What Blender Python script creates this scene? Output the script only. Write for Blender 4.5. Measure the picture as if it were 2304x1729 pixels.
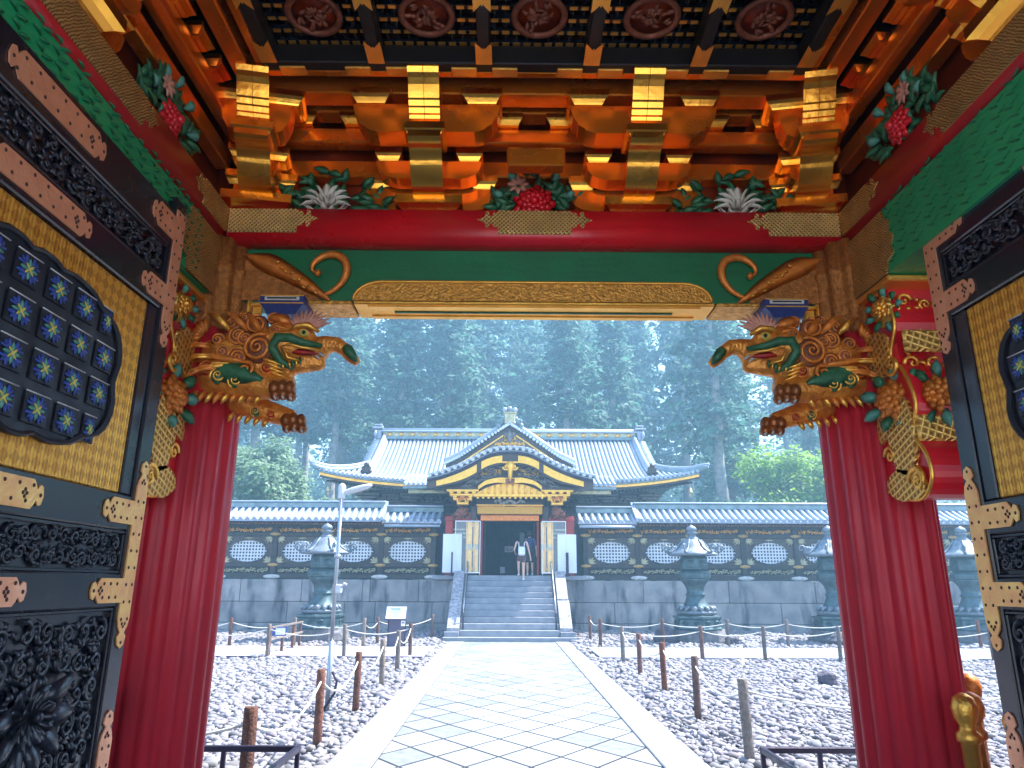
import bpy, bmesh, math, random
import numpy as np
from mathutils import Matrix, Vector, Quaternion
R = math.radians
rng = random.Random(7)
nprng = np.random.default_rng(11)
sc = bpy.context.scene
col = sc.collection
for o in list(bpy.data.objects): bpy.data.objects.remove(o)

# ------------------------------------------------------------------ camera
cd = bpy.data.cameras.new('camera'); cam = bpy.data.objects.new('camera', cd); col.objects.link(cam)
cd.sensor_fit = 'HORIZONTAL'; cd.sensor_width = 36; cd.lens = 36*1597/2304
cd.clip_start = .05; cd.clip_end = 2000
cam.matrix_world = Matrix.Translation((-.14, 0, 1.85)) @ Matrix.Rotation(R(-.41), 4, 'Z') @ Matrix.Rotation(R(90+15.8), 4, 'X') @ Matrix.Rotation(R(.25), 4, 'Z')
sc.camera = cam
# ------------------------------------------------------------------ world, sun, exposure
SUN_EL, SUN_AZ = R(57), R(70)          # azimuth from +Y towards +X
w = bpy.data.worlds.new('World'); sc.world = w; w.use_nodes = True
nt = w.node_tree; bg = nt.nodes['Background']
sky = nt.nodes.new('ShaderNodeTexSky'); sky.sky_type = 'NISHITA'; sky.sun_disc = False
sky.sun_elevation = SUN_EL; sky.sun_rotation = SUN_AZ; sky.air_density = 1.0; sky.dust_density = 1.5; sky.altitude = 600
nt.links.new(sky.outputs[0], bg.inputs[0]); bg.inputs[1].default_value = .15
sl = bpy.data.lights.new('sun', 'SUN'); sl.energy = 4.0; sl.angle = R(.6); sl.color = (1, .97, .93)
so = bpy.data.objects.new('sun', sl); col.objects.link(so)
sd = Vector((math.sin(SUN_AZ)*math.cos(SUN_EL), math.cos(SUN_AZ)*math.cos(SUN_EL), math.sin(SUN_EL)))
so.rotation_euler = sd.to_track_quat('Z', 'Y').to_euler(); so.location = (10, 10, 60)
vs = sc.view_settings; vs.view_transform = 'Standard'; vs.look = 'None'; vs.exposure = 2.25; vs.gamma = 1; vs.use_curve_mapping = False
sc.render.engine = 'CYCLES'
sc.cycles.max_bounces = 9; sc.cycles.diffuse_bounces = 5; sc.cycles.glossy_bounces = 6; sc.cycles.transparent_max_bounces = 12; sc.cycles.volume_bounces = 0

# ------------------------------------------------------------------ materials
MATS = {}
def mat(name, c, rough=.5, metal=0., var=.15, scale=6., bump=0., bscale=40., c2=None, rnd=0., island=0., fn=None, transl=0., spec=.5, coat=0., detail=4.):
    m = bpy.data.materials.new(name); m.use_nodes = True; MATS[name] = m
    t = m.node_tree; N = t.nodes; L = t.links; b = N['Principled BSDF']
    tc = N.new('ShaderNodeTexCoord'); no = N.new('ShaderNodeTexNoise'); no.inputs['Scale'].default_value = scale; no.inputs['Detail'].default_value = detail
    L.new(tc.outputs['Object'], no.inputs['Vector'])
    mr = N.new('ShaderNodeMapRange'); mr.inputs[1].default_value = .3; mr.inputs[2].default_value = .7; L.new(no.outputs[0], mr.inputs[0])
    mx = N.new('ShaderNodeMix'); mx.data_type = 'RGBA'
    c2 = c2 or tuple(x*(1-var) for x in c)
    mx.inputs[6].default_value = (*c, 1); mx.inputs[7].default_value = (*c2, 1); L.new(mr.outputs[0], mx.inputs[0])
    out = mx.outputs[2]
    for amt, kind in ((rnd, 0), (island, 1)):
        if amt:
            hs = N.new('ShaderNodeHueSaturation'); src = N.new('ShaderNodeObjectInfo').outputs['Random'] if kind == 0 else N.new('ShaderNodeNewGeometry').outputs['Random Per Island']
            r2 = N.new('ShaderNodeMapRange'); r2.inputs[3].default_value = 1-amt; r2.inputs[4].default_value = 1+amt; L.new(src, r2.inputs[0])
            L.new(r2.outputs[0], hs.inputs['Value'])
            r3 = N.new('ShaderNodeMath'); r3.operation = 'MULTIPLY_ADD'; r3.inputs[1].default_value = 7.13; r3.inputs[2].default_value = 0; L.new(src, r3.inputs[0])
            r4 = N.new('ShaderNodeMath'); r4.operation = 'FRACT'; L.new(r3.outputs[0], r4.inputs[0])
            r5 = N.new('ShaderNodeMapRange'); r5.inputs[3].default_value = 1-amt*.9; r5.inputs[4].default_value = 1+amt*.9; L.new(r4.outputs[0], r5.inputs[0]); L.new(r5.outputs[0], hs.inputs['Saturation'])
            if amt > .3:
                r6 = N.new('ShaderNodeMath'); r6.operation = 'MULTIPLY'; r6.inputs[1].default_value = 3.71; L.new(src, r6.inputs[0]); r7 = N.new('ShaderNodeMath'); r7.operation = 'FRACT'; L.new(r6.outputs[0], r7.inputs[0])
                r8 = N.new('ShaderNodeMapRange'); r8.inputs[3].default_value = .5; r8.inputs[4].default_value = .5+amt*.85 if 'cobble' in name else .5+amt*.12; L.new(r7.outputs[0], r8.inputs[0]); L.new(r8.outputs[0], hs.inputs['Hue'])
            L.new(out, hs.inputs['Color']); out = hs.outputs[0]
    rv = N.new('ShaderNodeMapRange'); rv.inputs[1].default_value = .3; rv.inputs[2].default_value = .7; rv.inputs[3].default_value = rough*.8; rv.inputs[4].default_value = min(1, rough*1.3); L.new(no.outputs[0], rv.inputs[0]); L.new(rv.outputs[0], b.inputs['Roughness'])
    b.inputs['Roughness'].default_value = rough; b.inputs['Metallic'].default_value = metal
    b.inputs['Specular IOR Level'].default_value = spec; b.inputs['Coat Weight'].default_value = coat
    nrm = None
    if bump:
        n2 = N.new('ShaderNodeTexNoise'); n2.inputs['Scale'].default_value = bscale; n2.inputs['Detail'].default_value = 5; L.new(tc.outputs['Object'], n2.inputs['Vector'])
        bp = N.new('ShaderNodeBump'); bp.inputs['Strength'].default_value = bump; bp.inputs['Distance'].default_value = .02; L.new(n2.outputs[0], bp.inputs['Height']); L.new(bp.outputs[0], b.inputs['Normal']); nrm = bp
    if fn: out = fn(t, N, L, tc, out, b, nrm) or out
    L.new(out, b.inputs['Base Color'])
    if transl:
        tr = N.new('ShaderNodeBsdfTranslucent'); L.new(out, tr.inputs[0]); ms = N.new('ShaderNodeMixShader'); ms.inputs[0].default_value = transl
        L.new(b.outputs[0], ms.inputs[1]); L.new(tr.outputs[0], ms.inputs[2]); L.new(ms.outputs[0], N['Material Output'].inputs[0])
    return m
def pattern(kind, s, strength=.8, dark=None, dist=.008, rot=45):
    """relief patterns of metalwork: diamond lattice / waves / scales"""
    def fn(t, N, L, tc, out, b, nrm):
        # flatten any facing plane: use y+x as one axis and z as other
        sp = N.new('ShaderNodeSeparateXYZ'); L.new(tc.outputs['Object'], sp.inputs[0])
        ad = N.new('ShaderNodeMath'); ad.operation = 'ADD'; L.new(sp.outputs[0], ad.inputs[0]); L.new(sp.outputs[1], ad.inputs[1])
        cb = N.new('ShaderNodeCombineXYZ'); L.new(ad.outputs[0], cb.inputs[0]); L.new(sp.outputs[2], cb.inputs[1])
        mp = N.new('ShaderNodeMapping'); mp.inputs['Rotation'].default_value = (0, 0, R(rot)); mp.inputs['Scale'].default_value = (s, s, s); L.new(cb.outputs[0], mp.inputs[0])
        if kind == 'check':
            tx = N.new('ShaderNodeTexChecker'); tx.inputs['Scale'].default_value = 1; L.new(mp.outputs[0], tx.inputs[0]); h = tx.outputs['Fac']
            w2 = N.new('ShaderNodeTexWave'); w2.inputs['Scale'].default_value = .9; w2.bands_direction = 'DIAGONAL'; L.new(mp.outputs[0], w2.inputs[0])
            mm = N.new('ShaderNodeMath'); mm.operation = 'MULTIPLY_ADD'; L.new(w2.outputs['Fac'], mm.inputs[0]); mm.inputs[1].default_value = .45; L.new(h, mm.inputs[2]); h = mm.outputs[0]
        elif kind == 'wave':
            tx = N.new('ShaderNodeTexWave'); tx.inputs['Scale'].default_value = 1; tx.inputs['Distortion'].default_value = 5; tx.inputs['Detail'].default_value = 1; tx.inputs['Detail Scale'].default_value = 1.2
            L.new(mp.outputs[0], tx.inputs[0]); h = tx.outputs['Fac']
        elif kind == 'scale':
            tx = N.new('ShaderNodeTexVoronoi'); tx.inputs['Scale'].default_value = 1; L.new(mp.outputs[0], tx.inputs[0]); h = tx.outputs['Distance']
        else:
            a1 = N.new('ShaderNodeTexWave'); a1.bands_direction = 'X'; a1.inputs['Scale'].default_value = 1; L.new(mp.outputs[0], a1.inputs[0])
            a2 = N.new('ShaderNodeTexWave'); a2.bands_direction = 'Y'; a2.inputs['Scale'].default_value = 1; L.new(mp.outputs[0], a2.inputs[0])
            mm = N.new('ShaderNodeMath'); mm.operation = 'MAXIMUM'; L.new(a1.outputs['Fac'], mm.inputs[0]); L.new(a2.outputs['Fac'], mm.inputs[1]); h = mm.outputs[0]
        bp = N.new('ShaderNodeBump'); bp.inputs['Strength'].default_value = strength; bp.inputs['Distance'].default_value = dist; L.new(h, bp.inputs['Height'])
        if nrm: L.new(nrm.outputs[0], bp.inputs['Normal'])
        L.new(bp.outputs[0], b.inputs['Normal'])
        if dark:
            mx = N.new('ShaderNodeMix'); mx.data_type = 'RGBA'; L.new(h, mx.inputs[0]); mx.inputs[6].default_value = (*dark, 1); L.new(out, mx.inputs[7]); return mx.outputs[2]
    return fn
def streak(sx, sy, sz, dk, lo=.48, hi=.75, fac=.6):
    def fn(t, N, L, tc, out, b, nrm):
        mp = N.new('ShaderNodeMapping'); mp.inputs['Scale'].default_value = (sx, sy, sz); L.new(tc.outputs['Object'], mp.inputs[0])
        n = N.new('ShaderNodeTexNoise'); n.inputs['Scale'].default_value = 1; n.inputs['Detail'].default_value = 10; n.inputs['Roughness'].default_value = .65; L.new(mp.outputs[0], n.inputs[0])
        m = N.new('ShaderNodeMapRange'); m.inputs[1].default_value = lo; m.inputs[2].default_value = hi; m.inputs[4].default_value = fac; L.new(n.outputs[0], m.inputs[0])
        mx = N.new('ShaderNodeMix'); mx.data_type = 'RGBA'; L.new(m.outputs[0], mx.inputs[0]); L.new(out, mx.inputs[6]); mx.inputs[7].default_value = (*dk, 1); return mx.outputs[2]
    return fn
mat('gold', (1.0, .47, .065), .24, 1., .12, 4, .10, 22)
mat('gold_lacquer', (.92, .25, .016), .24, .75, .2, 3, .10, 15)
mat('gold_carved', (.85, .42, .09), .42, .8, .45, 30, .7, 60)
mat('gold_bright', (.95, .50, .095), .40, .9, .15, 8, .25, 60)
mat('gold_paint', (.98, .55, .075), .40, .35, .2, 8, .2, 40)
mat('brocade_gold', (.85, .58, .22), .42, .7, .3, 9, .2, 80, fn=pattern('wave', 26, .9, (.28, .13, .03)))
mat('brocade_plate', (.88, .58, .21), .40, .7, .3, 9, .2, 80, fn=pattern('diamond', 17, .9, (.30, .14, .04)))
mat('brocade_brown', (.52, .19, .04), .45, .5, .5, 40, .6, 90)
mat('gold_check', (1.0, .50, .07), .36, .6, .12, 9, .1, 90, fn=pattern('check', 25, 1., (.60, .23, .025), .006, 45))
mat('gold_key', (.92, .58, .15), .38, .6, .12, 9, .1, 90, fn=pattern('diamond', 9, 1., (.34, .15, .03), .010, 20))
mat('copper', (.88, .42, .24), .46, .5, .35, 9, .25, 50, c2=(.76, .30, .16))
mat('copper_gold', (.95, .55, .16), .42, .55, .3, 9, .25, 50, c2=(.82, .36, .15))
mat('rivet', (.07, .03, .02), .45, .4)
mat('red_lacquer', (.68, .010, .018), .30, 0, .25, 2.2, .06, 9, c2=(.50, .008, .016), spec=.55, fn=streak(2.0, 2.0, 26, (.30, .012, .016), fac=.5))
mat('red_pillar', (.56, .016, .030), .46, 0, .3, 2.6, .10, 30, c2=(.44, .012, .026), spec=.45, detail=9., fn=streak(16, 16, 1.3, (.24, .014, .022)))
mat('green_lacquer', (.006, .165, .058), .42, 0, .3, 2.5, .10, 30, spec=.45, fn=streak(1.8, 6, 24, (.006, .075, .030), fac=.55))
mat('green_relief', (.012, .30, .11), .42, 0, .25, 3, .1, 15, fn=pattern('wave', 11, .12, None, .010, 75))
mat('black_lacquer', (.010, .011, .020), .24, 0, .3, 5, .05, 8, spec=.6)
mat('black_carved', (.020, .021, .032), .32, 0, .3, 14, .2, 30, spec=.6)
mat('black_wood', (.008, .006, .006), .5, 0)
mat('dark_red_board', (.34, .045, .010), .34, .45, .5, 4, .1, 10)
mat('black_matte', (.006, .006, .014), .55, 0, .3, 9)
mat('blue_enamel', (.028, .07, .36), .4, 0, .5, 40, .1, 40)
mat('green_paint', (.03, .16, .07), .45, 0, .45, 25, .3, 40)
mat('teal_paint', (.10, .32, .24), .5, 0, .4, 25, .3, 40)
mat('yellow_paint', (.75, .60, .12), .45, .2, .3, 20)
mat('white_paint', (.70, .66, .58), .5, 0, .25, 14, .15, 40)
mat('red_paint', (.45, .02, .015), .45, 0, .4, 18, .2, 40)
mat('beast_gold', (.88, .37, .06), .34, .45, .5, 22, .5, 45, c2=(.55, .17, .03))
mat('beast_brown', (.34, .11, .03), .34, .45, .4, 20, .3, 40)
mat('orange_paint', (.82, .25, .035), .38, .35, .4, 18, .3, 40)
mat('medallion_red', (.30, .09, .045), .5, .2, .5, 18, .4, 40)
mat('pink_paint', (.62, .28, .20), .5, 0, .3, 18, .2, 40)
mat('dark_wood', (.030, .020, .018), .5, 0, .4, 6, .2, 30, c2=(.014, .010, .009))
mat('brown_lacquer', (.055, .030, .023), .4, 0, .4, 4, .1, 20)
mat('grey_carving', (.22, .20, .19), .6, 0, .5, 9, .4, 30)
mat('rust_carving', (.30, .10, .05), .55, .2, .5, 9, .4, 30)
mat('ivory_carving', (.62, .60, .58), .6, 0, .4, 9, .3, 30)
mat('pale_lattice', (.70, .73, .78), .5, 0, .2, 5)
mat('roof_copper', (.33, .375, .45), .36, .15, .3, 3, .15, 14, c2=(.25, .30, .37), rnd=.10)
mat('tile_end', (.58, .62, .68), .4, .1, .2, 6, .15, 20)
mat('block_blue', (.016, .035, .19), .45, 0, .4, 30, .1, 40)
mat('roof_ridge', (.22, .30, .32), .45, .25, .35, 3, .15, 14)
mat('ridge_gold', (.55, .50, .30), .5, .4, .4, 6, .3, 20)
def stain(t, N, L, tc, out, b, nrm):
    mp = N.new('ShaderNodeMapping'); mp.inputs['Scale'].default_value = (2.2, 2.2, .5); L.new(tc.outputs['Object'], mp.inputs[0])
    n = N.new('ShaderNodeTexNoise'); n.inputs['Scale'].default_value = 1.3; n.inputs['Detail'].default_value = 8; L.new(mp.outputs[0], n.inputs[0])
    r = N.new('ShaderNodeValToRGB'); r.color_ramp.elements[0].position = .53; r.color_ramp.elements[1].position = .72; L.new(n.outputs[0], r.inputs[0])
    mx = N.new('ShaderNodeMix'); mx.data_type = 'RGBA'; L.new(r.outputs[0], mx.inputs[0]); L.new(out, mx.inputs[6]); mx.inputs[7].default_value = (.045, .048, .06, 1); return mx.outputs[2]
mat('wall_stone', (.33, .31, .30), .85, 0, .45, 1.6, .5, 18, c2=(.18, .18, .19), rnd=.14, fn=stain)
mat('stair_stone', (.27, .28, .31), .85, 0, .4, 3, .5, 30, rnd=.06, c2=(.20, .21, .24))
mat('cheek_stone', (.42, .40, .42), .9, 0, .6, 9, .8, 25, c2=(.16, .16, .19))
mat('paving', (.255, .275, .29), .85, 0, .25, 7, .4, 60, c2=(.17, .19, .215), rnd=.30, detail=9.)
mat('border_slab', (.26, .27, .295), .85, 0, .3, 5, .4, 60, c2=(.18, .19, .225), rnd=.10, detail=8.)
mat('slab_joint', (.018, .018, .024), .95, 0, .4, 10, .3, 40)
mat('gravel_bed', (.075, .072, .085), .95, 0, .4, 12, .5, 40)
mat('cobble', (.225, .218, .235), .75, 0, .35, 3, .3, 30, c2=(.175, .172, .195), island=.36)
mat('cobble_near', (.235, .22, .228), .75, 0, .4, 16, .35, 60, c2=(.17, .16, .175), rnd=.36)
mat('plank_path', (.46, .42, .47), .8, 0, .3, 3, .3, 30, rnd=.08)
mat('rock', (.10, .085, .11), .9, 0, .5, 6, .8, 20)
mat('post_wood', (.17, .066, .040), .85, 0, .6, 14, .9, 45, c2=(.07, .034, .026), rnd=.25)
mat('post_grey', (.21, .165, .135), .9, 0, .5, 14, .9, 45, c2=(.11, .085, .075), rnd=.25)
mat('rope', (.66, .63, .58), .9, 0, .25, 30, .4, 120)
mat('steel', (.36, .38, .42), .38, .8, .15, 5, .05, 30)
mat('iron', (.035, .025, .05), .4, .5, .3, 5, .1, 30)
mat('grey_plastic', (.50, .52, .56), .4, 0, .1)
mat('sign_face', (.62, .70, .80), .4, 0, .1, 3)
mat('sign_ink', (.20, .26, .36), .6, 0)
mat('sign_leg', (.06, .05, .10), .5, 0)
mat('board_white', (.74, .78, .84), .45, 0, .06, 2)
mat('frame_white', (.70, .70, .72), .4, .2, .1)
mat('bronze', (.085, .14, .15), .5, .55, .5, 5, .4, 25, c2=(.045, .075, .085))
mat('bronze_pale', (.20, .235, .27), .5, .35, .5, 6, .4, 25, c2=(.11, .135, .16))
mat('pedestal_stone', (.15, .14, .15), .95, 0, .5, 6, .8, 20)
mat('skin', (.60, .36, .27), .55, 0, .08, 9)
mat('hair', (.012, .009, .009), .45, 0)
mat('cloth_black', (.02, .022, .035), .85, 0)
mat('cloth_navy', (.025, .04, .12), .85, 0)
mat('cloth_brown', (.10, .055, .055), .85, 0)
mat('cloth_white', (.68, .70, .78), .8, 0, .1)
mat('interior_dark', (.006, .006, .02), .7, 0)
mat('interior_sign', (.25, .26, .32), .6, 0)
mat('bark', (.16, .125, .10), .95, 0, .45, 3, .7, 10)
mat('bark_pale', (.36, .33, .31), .95, 0, .45, 3, .6, 10)
mat('cedar_leaf', (.12, .245, .17), .7, 0, .4, .35, island=.35, transl=.45)
mat('broad_leaf', (.22, .34, .19), .6, 0, .3, .4, island=.3, transl=.5)
mat('maple_leaf', (.28, .48, .05), .6, 0, .35, .4, island=.3, transl=.5)
mat('forest_floor', (.045, .06, .035), .95, 0, .4, .3, .4, 3)
def glassfn(m):
    t = m.node_tree; b = t.nodes['Principled BSDF']; [t.links.remove(l) for l in list(b.inputs['Roughness'].links)]; b.inputs['Transmission Weight'].default_value = 0; b.inputs['Alpha'].default_value = .10; b.inputs['Roughness'].default_value = .06
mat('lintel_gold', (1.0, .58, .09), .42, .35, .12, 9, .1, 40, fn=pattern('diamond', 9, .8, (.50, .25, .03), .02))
glassfn(mat('clear_acrylic', (.85, .9, .95), .06, 0, 0))

# ------------------------------------------------------------------ mesh helpers
WM = {}
class MB:
    def __init__(s): s.V = []; s.F = []; s.S = []
    def add(s, V, F, sm=False):
        k = len(s.V); s.V += [tuple(v) for v in V]; s.F += [tuple(i+k for i in f) for f in F]; s.S += [sm]*len(F); return s
    def box(s, c, d, ch=0., M=None):
        hx, hy, hz = d[0]/2, d[1]/2, d[2]/2; c = Vector(c)
        if not ch:
            V = [Vector((x*hx, y*hy, z*hz)) for x in (-1, 1) for y in (-1, 1) for z in (-1, 1)]
            F = [(0, 1, 3, 2), (4, 6, 7, 5), (0, 4, 5, 1), (2, 3, 7, 6), (0, 2, 6, 4), (1, 5, 7, 3)]
        else:
            V = []; idx = {}
            for x in (-1, 1):
                for y in (-1, 1):
                    for z in (-1, 1):
                        for a in range(3):
                            p = [x*(hx-ch), y*(hy-ch), z*(hz-ch)]; h = (hx, hy, hz); sg = (x, y, z); p[a] = sg[a]*h[a]
                            idx[(x, y, z, a)] = len(V); V.append(Vector(p))
            F = []
            for a in range(3):
                b1, b2 = (a+1) % 3, (a+2) % 3
                for sg in (-1, 1):
                    q = []
                    for u, v in ((-1, -1), (1, -1), (1, 1), (-1, 1)):
                        k = [0, 0, 0]; k[a] = sg; k[b1] = u; k[b2] = v; q.append(idx[(*k, a)])
                    F.append(tuple(q if sg > 0 else q[::-1]))
                for u in (-1, 1):
                    for v in (-1, 1):
                        k0 = [0, 0, 0]; k1 = [0, 0, 0]; k0[b1] = u; k0[b2] = v; k1[b1] = u; k1[b2] = v; k0[a] = -1; k1[a] = 1
                        F.append((idx[(*k0, b1)], idx[(*k1, b1)], idx[(*k1, b2)], idx[(*k0, b2)]))
            for x in (-1, 1):
                for y in (-1, 1):
                    for z in (-1, 1): F.append(tuple(idx[(x, y, z, a)] for a in range(3)))
        if M: V = [M @ v for v in V]
        return s.add([v+c for v in V], F)
    def prism(s, pts, d0, d1, fr, sm=False):
        """polygon (u,v) extruded in w; fr(u,v,w)->xyz"""
        n = len(pts); V = [fr(u, v, d0) for u, v in pts]+[fr(u, v, d1) for u, v in pts]
        F = [tuple(range(n))[::-1], tuple(range(n, 2*n))]
        s.add(V, F, False); k = len(s.V)-2*n
        for i in range(n): s.F.append((k+i, k+(i+1) % n, k+n+(i+1) % n, k+n+i)); s.S.append(sm)
        return s
    def loft(s, rows, closed=True, caps=True, sm=True):
        m = len(rows[0]); V = [p for r in rows for p in r]; F = []
        for i in range(len(rows)-1):
            for j in range(m if closed else m-1):
                F.append((i*m+j, i*m+(j+1) % m, (i+1)*m+(j+1) % m, (i+1)*m+j))
        k = len(s.V); s.add(V, F, sm)
        if caps and closed:
            s.F.append(tuple(k+j for j in range(m))[::-1]); s.S.append(False)
            s.F.append(tuple(k+(len(rows)-1)*m+j for j in range(m))); s.S.append(False)
        return s
    def tube(s, pts, rad, n=6, flat=1., sm=True):
        pts = [Vector(p) for p in pts]; k = len(pts)
        rad = rad if hasattr(rad, '__len__') else [rad]*k
        T = [(pts[min(i+1, k-1)]-pts[max(i-1, 0)]).normalized() for i in range(k)]
        u = Vector((0, 0, 1)); 
        if abs(T[0].dot(u)) > .9: u = Vector((1, 0, 0))
        u = (u-T[0]*u.dot(T[0])).normalized(); rows = []
        for i in range(k):
            u = (u-T[i]*u.dot(T[i]))
            u = u.normalized() if u.length > 1e-6 else T[i].orthogonal().normalized()
            v = T[i].cross(u)
            rows.append([pts[i]+(u*math.cos(a)*flat+v*math.sin(a))*rad[i] for a in (2*math.pi*j/n for j in range(n))])
        return s.loft(rows, sm=sm)
    def lathe(s, prof, n=16, c=(0, 0, 0), sm=True, lob=None):
        rows = [[(c[0]+r*math.cos(a)*(lob(a, i) if lob else 1), c[1]+r*math.sin(a)*(lob(a, i) if lob else 1), c[2]+z) for a in (2*math.pi*(j+.5)/n for j in range(n))] for i, (r, z) in enumerate(prof)]
        return s.loft(rows, sm=sm)
    def ell(s, c, r, n=8, m=5, M=None):
        c = Vector(c); rows = []
        for i in range(m+1):
            t = math.pi*(i+.0)/m; t = min(max(t, .12), math.pi-.12)
            row = []
            for j in range(n):
                a = 2*math.pi*j/n; p = Vector((r[0]*math.sin(t)*math.cos(a), r[1]*math.sin(t)*math.sin(a), r[2]*math.cos(t)))
                if M: p = M @ p
                row.append(c+p)
            rows.append(row)
        return s.loft(rows[::-1])
    def leaf(s, p0, p1, wd, bulge=(0, 0, 0), th=.15, prof=(.25, .8, 1., .75, .05), n=None):
        """thick pointed leaf / petal / flame from p0 to p1"""
        p0 = Vector(p0); p1 = Vector(p1); b = Vector(bulge); d = (p1-p0)
        nn = b.normalized() if b.length > 1e-6 else d.orthogonal().normalized()
        if n is not None: nn = Vector(n).normalized()
        side = d.cross(nn); side = side.normalized() if side.length > 1e-6 else d.orthogonal().normalized()
        nn = side.cross(d).normalized(); rows = []
        for i, q in enumerate(prof):
            t = i/(len(prof)-1); c = p0+d*t+b*math.sin(math.pi*t); x = side*wd*.5*q; y = nn*wd*th*(.3+.7*q)
            rows.append([c-x, c+y, c+x, c-y])
        return s.loft(rows)
    def spiral(s, c, u, v, r0, turns, rad, r1=.12, n=5, seg=14, a0=0., depth=None, stem=None):
        """scroll in plane u,v starting at radius r0 curling to r1*r0; optional stem start point"""
        c = Vector(c); u = Vector(u); v = Vector(v); k = int(seg*abs(turns))+2; P = []; Q = []
        for i in range(k):
            t = i/(k-1); a = a0+turns*2*math.pi*t; r = r0*((1-t)**1.1*(1-r1)+r1)
            p = c+u*r*math.cos(a)+v*r*math.sin(a)
            if depth is not None: p += Vector(depth)*t
            P.append(p); Q.append(rad*(1-.55*t))
        if stem is not None:
            st = Vector(stem); P = [st, st*.5+P[0]*.5]+P; Q = [rad*.9, rad]+Q
        s.tube(P, Q, n); return s.ell(P[-1], (Q[-1]*1.6,)*3, 6, 4)
    def build(s, name, m, parent=None, local=False, bevel=0., mods=None, label=None, kind=None):
        me = bpy.data.meshes.new(name); me.from_pydata([tuple(v) for v in s.V], [], s.F); me.update()
        me.polygons.foreach_set('use_smooth', s.S)
        if m: me.materials.append(MATS[m])
        o = bpy.data.objects.new(name, me); col.objects.link(o)
        fixn(me)
        if parent is not None: attach(o, parent, local)
        if bevel:
            b = o.modifiers.new('bevel', 'BEVEL'); b.width = bevel; b.segments = 2; b.limit_method = 'ANGLE'; b.angle_limit = R(40)
        if label: o['label'] = label
        if kind: o['kind'] = kind
        return o
def fixn(me):
    bm = bmesh.new(); bm.from_mesh(me); bmesh.ops.recalc_face_normals(bm, faces=bm.faces); bm.to_mesh(me); bm.free()
def attach(o, parent, local=False):
    o.parent = parent
    if not local: o.matrix_parent_inverse = WM.get(parent.name, Matrix()).inverted()
def thing(name, loc, label, cat, group=None, rz=0.):
    o = bpy.data.objects.new(name, None); col.objects.link(o); o.location = loc; o.rotation_euler = (0, 0, rz); o.empty_display_size = .3
    WM[o.name] = Matrix.Translation(loc) @ Matrix.Rotation(rz, 4, 'Z'); return tag(o, label, cat, group)
def tag(o, label, cat, group=None):
    o['label'] = label; o['category'] = cat
    if group: o['group'] = group
    return o
def struct(o): o['kind'] = 'structure'; return o
def clone(o, name=None, parent=None):
    c = o.copy(); c.name = name or o.name.split('.')[0]; col.objects.link(c); c.parent = parent
    for ch in [x for x in bpy.data.objects if x.parent == o]: clone(ch, None, c)
    return c
def instance(me, name, M, parent=None):
    """another object on shared mesh data"""
    o = bpy.data.objects.new(name, me); col.objects.link(o)
    if parent is not None: o.parent = parent; o.matrix_parent_inverse = WM.get(parent.name, Matrix()).inverted()
    o.matrix_basis = M; return o
def bake(o, *mods):
    """apply modifiers given as (type, dict)"""
    for ty, kw in mods:
        md = o.modifiers.new(ty.lower(), ty)
        for k, v in kw.items(): setattr(md, k, v)
    dg = bpy.context.evaluated_depsgraph_get(); me = bpy.data.meshes.new_from_object(o.evaluated_get(dg)); o.modifiers.clear(); old = o.data; o.data = me; bpy.data.meshes.remove(old)
    me.polygons.foreach_set('use_smooth', [True]*len(me.polygons)); return o
XYZ = lambda x, y, z: Vector((x, y, z))
XZ = lambda y0=0: (lambda u, v, w: Vector((u, w, v)))        # polygon in x,z extruded along y
YZ = lambda: (lambda u, v, w: Vector((w, u, v)))              # polygon in y,z extruded along x
def arc(cx, cz, r, a0, a1, n=6): return [(cx+r*math.cos(R(a0+(a1-a0)*i/n)), cz+r*math.sin(R(a0+(a1-a0)*i/n))) for i in range(n+1)]
def cat(p, n=8):
    """Catmull-Rom through points"""
    p = [np.array(q, float) for q in p]; p = [2*p[0]-p[1]]+p+[2*p[-1]-p[-2]]; out = []
    for i in range(1, len(p)-2):
        for k in range(n):
            t = k/n; out.append(tuple(.5*((2*p[i])+(-p[i-1]+p[i+1])*t+(2*p[i-1]-5*p[i]+4*p[i+1]-p[i+2])*t*t+(-p[i-1]+3*p[i]-3*p[i+1]+p[i+2])*t**3)))
    out.append(tuple(p[-2])); return out
def ordinal(i): return ['first', 'second', 'third', 'fourth', 'fifth', 'sixth', 'seventh', 'eighth', 'ninth', 'tenth', 'eleventh', 'twelfth', 'thirteenth', 'fourteenth', 'fifteenth', 'sixteenth', 'seventeenth', 'eighteenth', 'nineteenth', 'twentieth', 'twenty-first', 'twenty-second'][i]

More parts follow.
